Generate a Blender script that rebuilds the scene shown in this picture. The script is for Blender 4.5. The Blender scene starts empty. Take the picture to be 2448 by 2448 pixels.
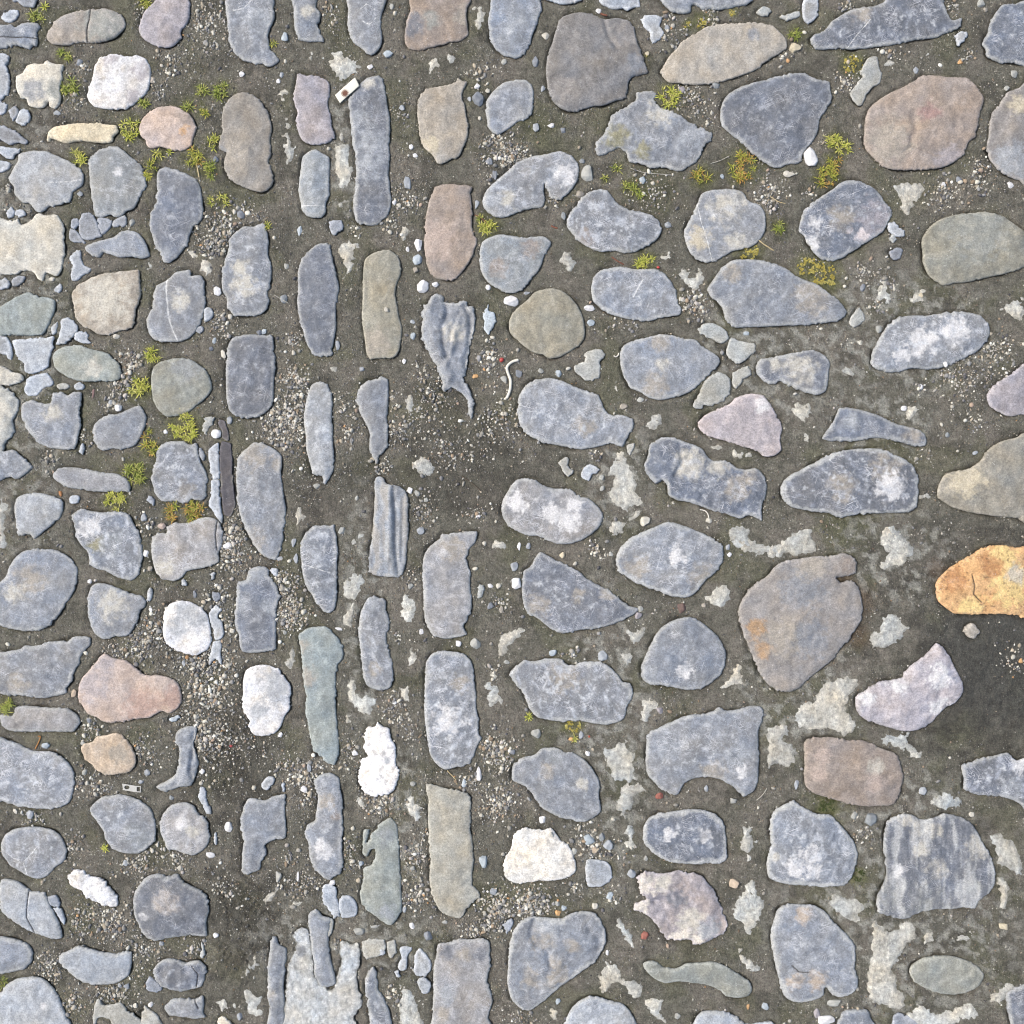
import bpy, math, random
import numpy as np
from mathutils import Vector
from mathutils.geometry import delaunay_2d_cdt

# ------------------------------------------------------------------ camera, sky, sun, exposure
SUN_EL, SUN_E, SUN_ANG, SKY_STR, EXPO = 50, 1.5, 22.0, 0.15, 0.66
S = 0.0006                 # metres per photo pixel on the ground
CAMH = 1.5
scene = bpy.context.scene
cam_data = bpy.data.cameras.new("camera")
cam = bpy.data.objects.new("camera", cam_data)
scene.collection.objects.link(cam)
cam.location = (0, 0, CAMH)
cam.rotation_euler = (0, 0, 0)
cam_data.sensor_fit = 'HORIZONTAL'
cam_data.angle = 2 * math.atan(1224 * S / CAMH)
cam_data.clip_start = 0.02
cam_data.clip_end = 500
scene.camera = cam

world = bpy.data.worlds.new("World")
scene.world = world
world.use_nodes = True
wn = world.node_tree
sky = wn.nodes.new('ShaderNodeTexSky')
sky.sky_type = 'NISHITA'
sky.sun_disc = False
sky.sun_elevation = math.radians(SUN_EL)
sky.sun_rotation = math.radians(285)
sky.air_density = 1.0
sky.dust_density = 4.0
sky.ozone_density = 0.6
bgn = wn.nodes['Background']
bgn.inputs['Strength'].default_value = SKY_STR
wn.links.new(sky.outputs['Color'], bgn.inputs['Color'])

sun_data = bpy.data.lights.new("sun", 'SUN')
sun_data.energy = SUN_E
sun_data.angle = math.radians(SUN_ANG)
sun_data.color = (1.0, 0.945, 0.87)
sun = bpy.data.objects.new("sun", sun_data)
scene.collection.objects.link(sun)
az, el = math.radians(165), math.radians(SUN_EL)      # the light comes from the left of the frame, a little above
to_sun = Vector((math.cos(az) * math.cos(el), math.sin(az) * math.cos(el), math.sin(el)))
sun.rotation_euler = to_sun.to_track_quat('Z', 'Y').to_euler()
sun.location = to_sun * 5

scene.view_settings.view_transform = 'Standard'
scene.view_settings.look = 'None'
scene.view_settings.exposure = EXPO
scene.view_settings.gamma = 1.0
scene.render.engine = 'CYCLES'
scene.cycles.max_bounces = 4
scene.cycles.filter_width = 1.1
scene.cycles.diffuse_bounces = 3

# ------------------------------------------------------------------ noise
_r = np.random.RandomState(11)
_perm = np.concatenate([_r.permutation(256)] * 3)
_ga = _r.rand(256) * 2 * np.pi
_gx, _gy = np.cos(_ga), np.sin(_ga)

def noise(x, y, seed=0):
    x = np.asarray(x, float) + seed * 17.31
    y = np.asarray(y, float) + seed * 9.77
    xi = np.floor(x).astype(int); yi = np.floor(y).astype(int)
    fx = x - xi; fy = y - yi
    xi &= 255; yi &= 255
    u = fx * fx * fx * (fx * (fx * 6 - 15) + 10); v = fy * fy * fy * (fy * (fy * 6 - 15) + 10)
    def g(ix, iy, dx, dy):
        h = _perm[_perm[ix & 255] + (iy & 255)]
        return _gx[h] * dx + _gy[h] * dy
    a = g(xi, yi, fx, fy); b = g(xi + 1, yi, fx - 1, fy)
    c = g(xi, yi + 1, fx, fy - 1); d = g(xi + 1, yi + 1, fx - 1, fy - 1)
    return 1.5 * ((a * (1 - u) + b * u) * (1 - v) + (c * (1 - u) + d * u) * v)

def fbm(x, y, seed=0, o=4):
    s = 0; a = 1.0; f = 1.0
    for i in range(o):
        s = s + a * noise(x * f, y * f, seed + i * 3.7)
        a *= 0.5; f *= 2.03
    return s

def sst(a, b, x):
    t = np.clip((x - a) / (b - a), 0, 1)
    return t * t * (3 - 2 * t)

# ------------------------------------------------------------------ colours (as a flat thing would look), turned into albedo
PAL = dict(sl=(131,135,143), sd=(107,112,123), sp=(160,164,170), sg=(138,142,145), gy=(152,150,151), vi=(164,156,160),
    wh=(228,226,224), cr=(204,196,180), cy=(206,190,158), ta=(168,157,142), br=(152,136,124), pk=(184,162,149), pk2=(178,164,163), wf=(206,205,202), rp=(188,150,133),
    ol=(150,144,126), ol2=(164,159,145), gn=(148,153,146), gg=(150,152,145), gl=(146,154,151), go=(146,148,139), go2=(152,152,141),
    gb=(146,139,134), bg=(142,135,126), tb=(160,150,140), to=(154,144,126), pe=(196,172,146), bl=(172,182,190), pg=(168,167,160),
    sds=(90,94,104), oc=(150,142,98), rd=(160,122,116), pw=(222,206,204), ww=(244,243,242), ww2=(226,214,198), wg=(226,224,219), gy2=(127,124,123),
    **{'or': (203,160,112)}, or2=(178,142,102), ye=(226,198,136), ru=(170,120,78), rb=(118,92,84), rd2=(168,96,80), tap=(178,166,156), dk=(84,80,86))
KALB = 0.74
def lin(c):
    c = np.asarray(c, float) / 255.0
    return np.where(c <= 0.04045, c / 12.92, ((c + 0.055) / 1.055) ** 2.4)
def alb(c):
    return np.minimum(lin(c) * KALB * np.array((.985, 1.015, 1.0)), 0.82)
def mute(k, v):
    v = np.asarray(v, float); g = v.mean()
    s = 1.0 if k in ('or', 'ye', 'ru', 'or2') else (.84 if k in ('sl', 'sd', 'sp', 'sg', 'gy', 'vi') else .80)
    return g + (v - g) * s + (5 if k in ('sl', 'sd', 'sg') else 2)
PALB = {k: alb(mute(k, v)) for k, v in PAL.items()}
PALB['ww'] = np.array((.70, .70, .69)); PALB['wh'] = np.array((.54, .54, .53))

def W(px, py, z=0.0):
    k = S * (CAMH - z) / CAMH
    return (px - 1224) * k, (1224 - py) * k

# ------------------------------------------------------------------ materials
def nd(nt, t, **kw):
    n = nt.nodes.new(t)
    for k, v in kw.items():
        if k in n.inputs: n.inputs[k].default_value = v
        else: setattr(n, k, v)
    return n

def math_n(nt, op, a, b=None, c=None, clamp=False):
    n = nt.nodes.new('ShaderNodeMath'); n.operation = op; n.use_clamp = clamp
    for i, v in enumerate((a, b, c)):
        if v is None: continue
        if hasattr(v, 'links'): nt.links.new(v, n.inputs[i])
        else: n.inputs[i].default_value = v
    return n.outputs[0]

def ramp(nt, src, lo, hi):
    n = nt.nodes.new('ShaderNodeMapRange'); n.interpolation_type = 'SMOOTHSTEP'
    nt.links.new(src, n.inputs['Value']); n.inputs['From Min'].default_value = lo; n.inputs['From Max'].default_value = hi
    return n.outputs['Result']

def mixc(nt, fac, a, b, blend='MIX'):
    n = nt.nodes.new('ShaderNodeMix'); n.data_type = 'RGBA'; n.blend_type = blend
    for k, v in ((0, fac), (6, a), (7, b)):
        if hasattr(v, 'links'): nt.links.new(v, n.inputs[k])
        else: n.inputs[k].default_value = v if k == 0 else (*v, 1)
    return n.outputs[2]

def base_mat(name):
    m = bpy.data.materials.new(name); m.use_nodes = True
    nt = m.node_tree; b = nt.nodes['Principled BSDF']
    pos = nt.nodes.new('ShaderNodeNewGeometry').outputs['Position']
    col = nd(nt, 'ShaderNodeVertexColor', layer_name='Col').outputs['Color']
    aux = nd(nt, 'ShaderNodeVertexColor', layer_name='Aux').outputs['Color']
    sep = nt.nodes.new('ShaderNodeSeparateColor'); nt.links.new(aux, sep.inputs[0])
    return m, nt, b, pos, col, sep.outputs

def noise_n(nt, vec, scale, detail=4, rough=.55, dist=0):
    n = nd(nt, 'ShaderNodeTexNoise', Scale=scale, Detail=detail, Roughness=rough, Distortion=dist)
    nt.links.new(vec, n.inputs['Vector']); return n.outputs['Fac']

def stone_mat():
    m, nt, b, pos, col, aux = base_mat('worn_stone')
    L = nt.links
    n1 = noise_n(nt, pos, 420, 6, .65)
    n2 = noise_n(nt, pos, 1500, 3, .6)
    n3 = noise_n(nt, pos, 110, 5, .6, .4)
    f = math_n(nt, 'MULTIPLY_ADD', n1, 1.7, .15)
    f = math_n(nt, 'MULTIPLY', f, math_n(nt, 'MULTIPLY_ADD', n2, 1.2, .4))
    f = math_n(nt, 'MULTIPLY', f, math_n(nt, 'MULTIPLY_ADD', n3, .6, .7))
    v = nt.nodes.new('ShaderNodeCombineColor')
    for i in range(3): L.new(f, v.inputs[i])
    c = mixc(nt, 1.0, col, v.outputs[0], 'MULTIPLY')
    # pale worn blotches
    w = ramp(nt, noise_n(nt, pos, 210, 8, .75, 1.2), .55, .64)
    w = math_n(nt, 'MULTIPLY', w, math_n(nt, 'MULTIPLY', aux[1], .55))
    c = mixc(nt, w, c, (.47, .475, .49))
    # pale pin-prick specks
    vor = nd(nt, 'ShaderNodeTexVoronoi', Scale=330.0); L.new(pos, vor.inputs['Vector'])
    sp = math_n(nt, 'MULTIPLY', math_n(nt, 'LESS_THAN', vor.outputs['Distance'], .17), ramp(nt, noise_n(nt, pos, 60, 3), .5, .72))
    c = mixc(nt, math_n(nt, 'MULTIPLY', sp, .6), c, (.6, .6, .58))
    # scratches at several angles
    scr = None
    for ang, sc, th in ((24, 48, .635), (-51, 66, .64), (72, 56, .64), (-12, 40, .645)):
        mp = nt.nodes.new('ShaderNodeMapping'); mp.inputs['Rotation'].default_value = (0, 0, math.radians(ang))
        mp.inputs['Scale'].default_value = (1, 1 / 26, 1); mp.vector_type = 'TEXTURE'
        L.new(pos, mp.inputs['Vector'])
        nn = noise_n(nt, mp.outputs[0], sc, 2, .5, .25)
        t = ramp(nt, nn, th, th + .025)
        scr = t if scr is None else math_n(nt, 'MAXIMUM', scr, t)
    scr = math_n(nt, 'MULTIPLY', scr, math_n(nt, 'MULTIPLY', aux[0], ramp(nt, noise_n(nt, pos, 38, 3), .44, .66)))
    c = mixc(nt, math_n(nt, 'MULTIPLY', scr, .85), c, (.62, .63, .65))
    L.new(c, b.inputs['Base Color'])
    rr = math_n(nt, 'MULTIPLY_ADD', n1, .25, .58)
    L.new(math_n(nt, 'MULTIPLY_ADD', aux[2], -.3, rr), b.inputs['Roughness'])
    b.inputs['Specular IOR Level'].default_value = .35
    h = math_n(nt, 'ADD', math_n(nt, 'MULTIPLY', n1, .7), math_n(nt, 'MULTIPLY', n2, .3))
    h = math_n(nt, 'ADD', h, math_n(nt, 'MULTIPLY', scr, .15))
    bp = nd(nt, 'ShaderNodeBump', Strength=.7, Distance=.0009); L.new(h, bp.inputs['Height'])
    L.new(bp.outputs[0], b.inputs['Normal'])
    return m

def rough_mat(name, s1=520, s2=1300, bump=.9, dist=.0016, amp=.6, dk=.5):
    m, nt, b, pos, col, aux = base_mat(name)
    L = nt.links
    n1 = noise_n(nt, pos, s1, 6, .7); n2 = noise_n(nt, pos, s2, 3, .6); n3 = noise_n(nt, pos, 90, 4, .6)
    f = math_n(nt, 'MULTIPLY_ADD', n1, amp * 2.2, 1 - amp * 1.1)
    f = math_n(nt, 'MULTIPLY', f, math_n(nt, 'MULTIPLY_ADD', n2, amp * 1.4, 1 - amp * .7))
    f = math_n(nt, 'MULTIPLY', f, math_n(nt, 'MULTIPLY_ADD', n3, .9, .55))
    v = nt.nodes.new('ShaderNodeCombineColor')
    for i in range(3): L.new(f, v.inputs[i])
    c = mixc(nt, 1.0, col, v.outputs[0], 'MULTIPLY')
    # sand grains pressed into the surface: pale and dark
    vor = nd(nt, 'ShaderNodeTexVoronoi', Scale=620.0); L.new(pos, vor.inputs['Vector'])
    sc = nt.nodes.new('ShaderNodeSeparateColor'); L.new(vor.outputs['Color'], sc.inputs[0])
    near = ramp(nt, vor.outputs['Distance'], .42, .2)
    pale = math_n(nt, 'MULTIPLY', math_n(nt, 'GREATER_THAN', sc.outputs[0], .80), near)
    dark = math_n(nt, 'MULTIPLY', math_n(nt, 'LESS_THAN', sc.outputs[0], .22), near)
    c = mixc(nt, math_n(nt, 'MULTIPLY', pale, math_n(nt, 'MULTIPLY_ADD', aux[0], .5, .12)), c, (.42, .38, .31))
    c = mixc(nt, math_n(nt, 'MULTIPLY', dark, dk), c, (.05, .045, .035))
    L.new(c, b.inputs['Base Color'])
    L.new(math_n(nt, 'MULTIPLY_ADD', aux[2], -.45, .88), b.inputs['Roughness'])
    b.inputs['Specular IOR Level'].default_value = .3
    h = math_n(nt, 'ADD', n1, math_n(nt, 'MULTIPLY', n2, .5))
    h = math_n(nt, 'ADD', h, math_n(nt, 'MULTIPLY', near, .25))
    bp = nd(nt, 'ShaderNodeBump', Strength=bump, Distance=dist); L.new(h, bp.inputs['Height'])
    L.new(bp.outputs[0], b.inputs['Normal'])
    return m

def grain_mat(name, rough=.8, spec=.3, trans=0):
    m, nt, b, pos, col, aux = base_mat(name)
    n1 = noise_n(nt, pos, 900, 4, .65)
    f = math_n(nt, 'MULTIPLY_ADD', n1, .5, .75)
    v = nt.nodes.new('ShaderNodeCombineColor')
    for i in range(3): nt.links.new(f, v.inputs[i])
    nt.links.new(mixc(nt, 1.0, col, v.outputs[0], 'MULTIPLY'), b.inputs['Base Color'])
    b.inputs['Roughness'].default_value = rough
    b.inputs['Specular IOR Level'].default_value = spec
    if trans:
        b.inputs['Subsurface Weight'].default_value = trans
        b.inputs['Subsurface Radius'].default_value = (.002, .003, .001)
    bp = nd(nt, 'ShaderNodeBump', Strength=.4, Distance=.0005); nt.links.new(n1, bp.inputs['Height'])
    nt.links.new(bp.outputs[0], b.inputs['Normal'])
    return m

def plain_mat(name, col, rough=.6, metal=0, spots=None, scale=600):
    m = bpy.data.materials.new(name); m.use_nodes = True
    nt = m.node_tree; b = nt.nodes['Principled BSDF']
    pos = nt.nodes.new('ShaderNodeNewGeometry').outputs['Position']
    n = ramp(nt, noise_n(nt, pos, scale, 5, .6), .3, .75)
    c = mixc(nt, n, tuple(col), tuple(spots if spots is not None else np.asarray(col) * .72))
    nt.links.new(c, b.inputs['Base Color'])
    b.inputs['Roughness'].default_value = rough; b.inputs['Metallic'].default_value = metal
    return m

M_STONE = stone_mat()
M_MORTAR = rough_mat('cement_mortar', 480, 1200, .9, .003, .6, .12)
M_GROUND = rough_mat('trodden_mud', 360, 1000, 1.0, .007, .85)
M_GRAIN = grain_mat('gravel_grains')
M_PEB = grain_mat('pebble_stone', .65, .35)
M_MOSS = grain_mat('moss_leaf', .55, .3, .15)

# ------------------------------------------------------------------ mesh helpers
def mesh_obj(name, verts, faces, mat, col=None, aux=None, loc=(0, 0, 0), smooth=True):
    me = bpy.data.meshes.new(name)
    verts = np.asarray(verts, np.float32)
    me.from_pydata(verts.tolist() if not isinstance(faces, np.ndarray) else [], [], faces if not isinstance(faces, np.ndarray) else [])
    if isinstance(faces, np.ndarray):
        nf, k = faces.shape
        me.vertices.add(len(verts)); me.vertices.foreach_set('co', verts.ravel())
        me.loops.add(nf * k); me.loops.foreach_set('vertex_index', faces.ravel().astype(np.int32))
        me.polygons.add(nf); me.polygons.foreach_set('loop_start', np.arange(0, nf * k, k, dtype=np.int32))
        me.update(calc_edges=True)
    if smooth: me.polygons.foreach_set('use_smooth', np.ones(len(me.polygons), bool))
    for nm, arr in (('Col', col), ('Aux', aux)):
        if arr is not None:
            arr = np.asarray(arr, np.float32)
            at = me.color_attributes.new(nm, 'FLOAT_COLOR', 'POINT')
            at.data.foreach_set('color', np.concatenate([arr, np.ones((len(arr), 1), np.float32)], 1).ravel())
    me.materials.append(mat)
    me.update()
    o = bpy.data.objects.new(name, me)
    o.location = loc
    scene.collection.objects.link(o)
    return o

def tag(o, label, cat, group=None):
    o['label'] = label; o['category'] = cat
    if group: o['group'] = group

# ------------------------------------------------------------------ outlines
def smooth_outline(pts, step, rag, seed):
    P = np.asarray(pts, float); n = len(P)
    out = []
    for i in range(n):
        p0, p1, p2, p3 = P[(i - 1) % n], P[i], P[(i + 1) % n], P[(i + 2) % n]
        k = max(2, int(np.linalg.norm(p2 - p1) / step))
        t = np.linspace(0, 1, k, endpoint=False)[:, None]
        q = .5 * ((2 * p1) + (-p0 + p2) * t + (2 * p0 - 5 * p1 + 4 * p2 - p3) * t ** 2 + (-p0 + 3 * p1 - 3 * p2 + p3) * t ** 3)
        lin_ = p1 + (p2 - p1) * t
        out.append(q * .8 + lin_ * .2)
    Q = np.concatenate(out)
    T = np.roll(Q, -1, 0) - np.roll(Q, 1, 0)
    T /= np.linalg.norm(T, axis=1)[:, None] + 1e-9
    N = np.stack([T[:, 1], -T[:, 0]], 1)
    a = 1.2 * noise(Q[:, 0] / 14, Q[:, 1] / 14, seed) + 1.25 * noise(Q[:, 0] / 6.5, Q[:, 1] / 6.5, seed + 5) + .6 * noise(Q[:, 0] / 3.1, Q[:, 1] / 3.1, seed + 7)
    gate = sst(-.25, .45, noise(Q[:, 0] / 40, Q[:, 1] / 40, seed + 9))
    Q = Q + N * (a * rag * (.5 + 1.1 * gate))[:, None]
    return Q

def area2(P):
    x, y = P[:, 0], P[:, 1]
    return np.sum(x * np.roll(y, -1) - np.roll(x, -1) * y)

def inside(P, X, Y):
    r = np.zeros(X.shape, bool)
    if X.size == 1 and ((X < P[:, 0].min()) | (X > P[:, 0].max()) | (Y < P[:, 1].min()) | (Y > P[:, 1].max())).all(): return r
    if X.size == 1:
        a, b = P[:, 0], P[:, 1]; c, d = np.roll(a, -1), np.roll(b, -1)
        with np.errstate(divide='ignore', invalid='ignore'):
            hit = ((b > Y[0]) != (d > Y[0])) & (X[0] < (c - a) * (Y[0] - b) / (d - b) + a)
        r[:] = hit.sum() % 2 == 1
        return r
    x1, y1 = P[:, 0], P[:, 1]; x2, y2 = np.roll(x1, -1), np.roll(y1, -1)
    for a, b, c, d in zip(x1, y1, x2, y2):
        if b == d: continue
        cond = ((b > Y) != (d > Y))
        r ^= cond & (X < (c - a) * (Y - b) / (d - b) + a)
    return r

def dist_poly(P, X, Y, closed=True):
    if closed:
        m = P.mean(0); A = (P - m).astype(np.float32); A = np.concatenate([A, (A + np.roll(A, -1, 0)) / 2]); aa = (A ** 2).sum(1)
        out = np.empty(len(X))
        for s in range(0, len(X), 2000):
            q = np.stack([X[s:s + 2000] - m[0], Y[s:s + 2000] - m[1]], 1).astype(np.float32)
            out[s:s + 2000] = np.sqrt(np.maximum((aa[None] - 2 * (q @ A.T)).min(1) + (q ** 2).sum(1), 0))
        return out
    A = P if closed else P[:-1]; B = np.roll(P, -1, 0) if closed else P[1:]
    best = np.full(X.shape, 1e9)
    D = B - A; L2 = (D ** 2).sum(1) + 1e-9
    for s in range(0, len(X), 1500):
        x = X[s:s + 1500, None]; y = Y[s:s + 1500, None]
        t = np.clip(((x - A[:, 0]) * D[:, 0] + (y - A[:, 1]) * D[:, 1]) / L2, 0, 1)
        dd = (x - A[:, 0] - t * D[:, 0]) ** 2 + (y - A[:, 1] - t * D[:, 1]) ** 2
        best[s:s + 1500] = np.sqrt(dd.min(1))
    return best

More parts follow.
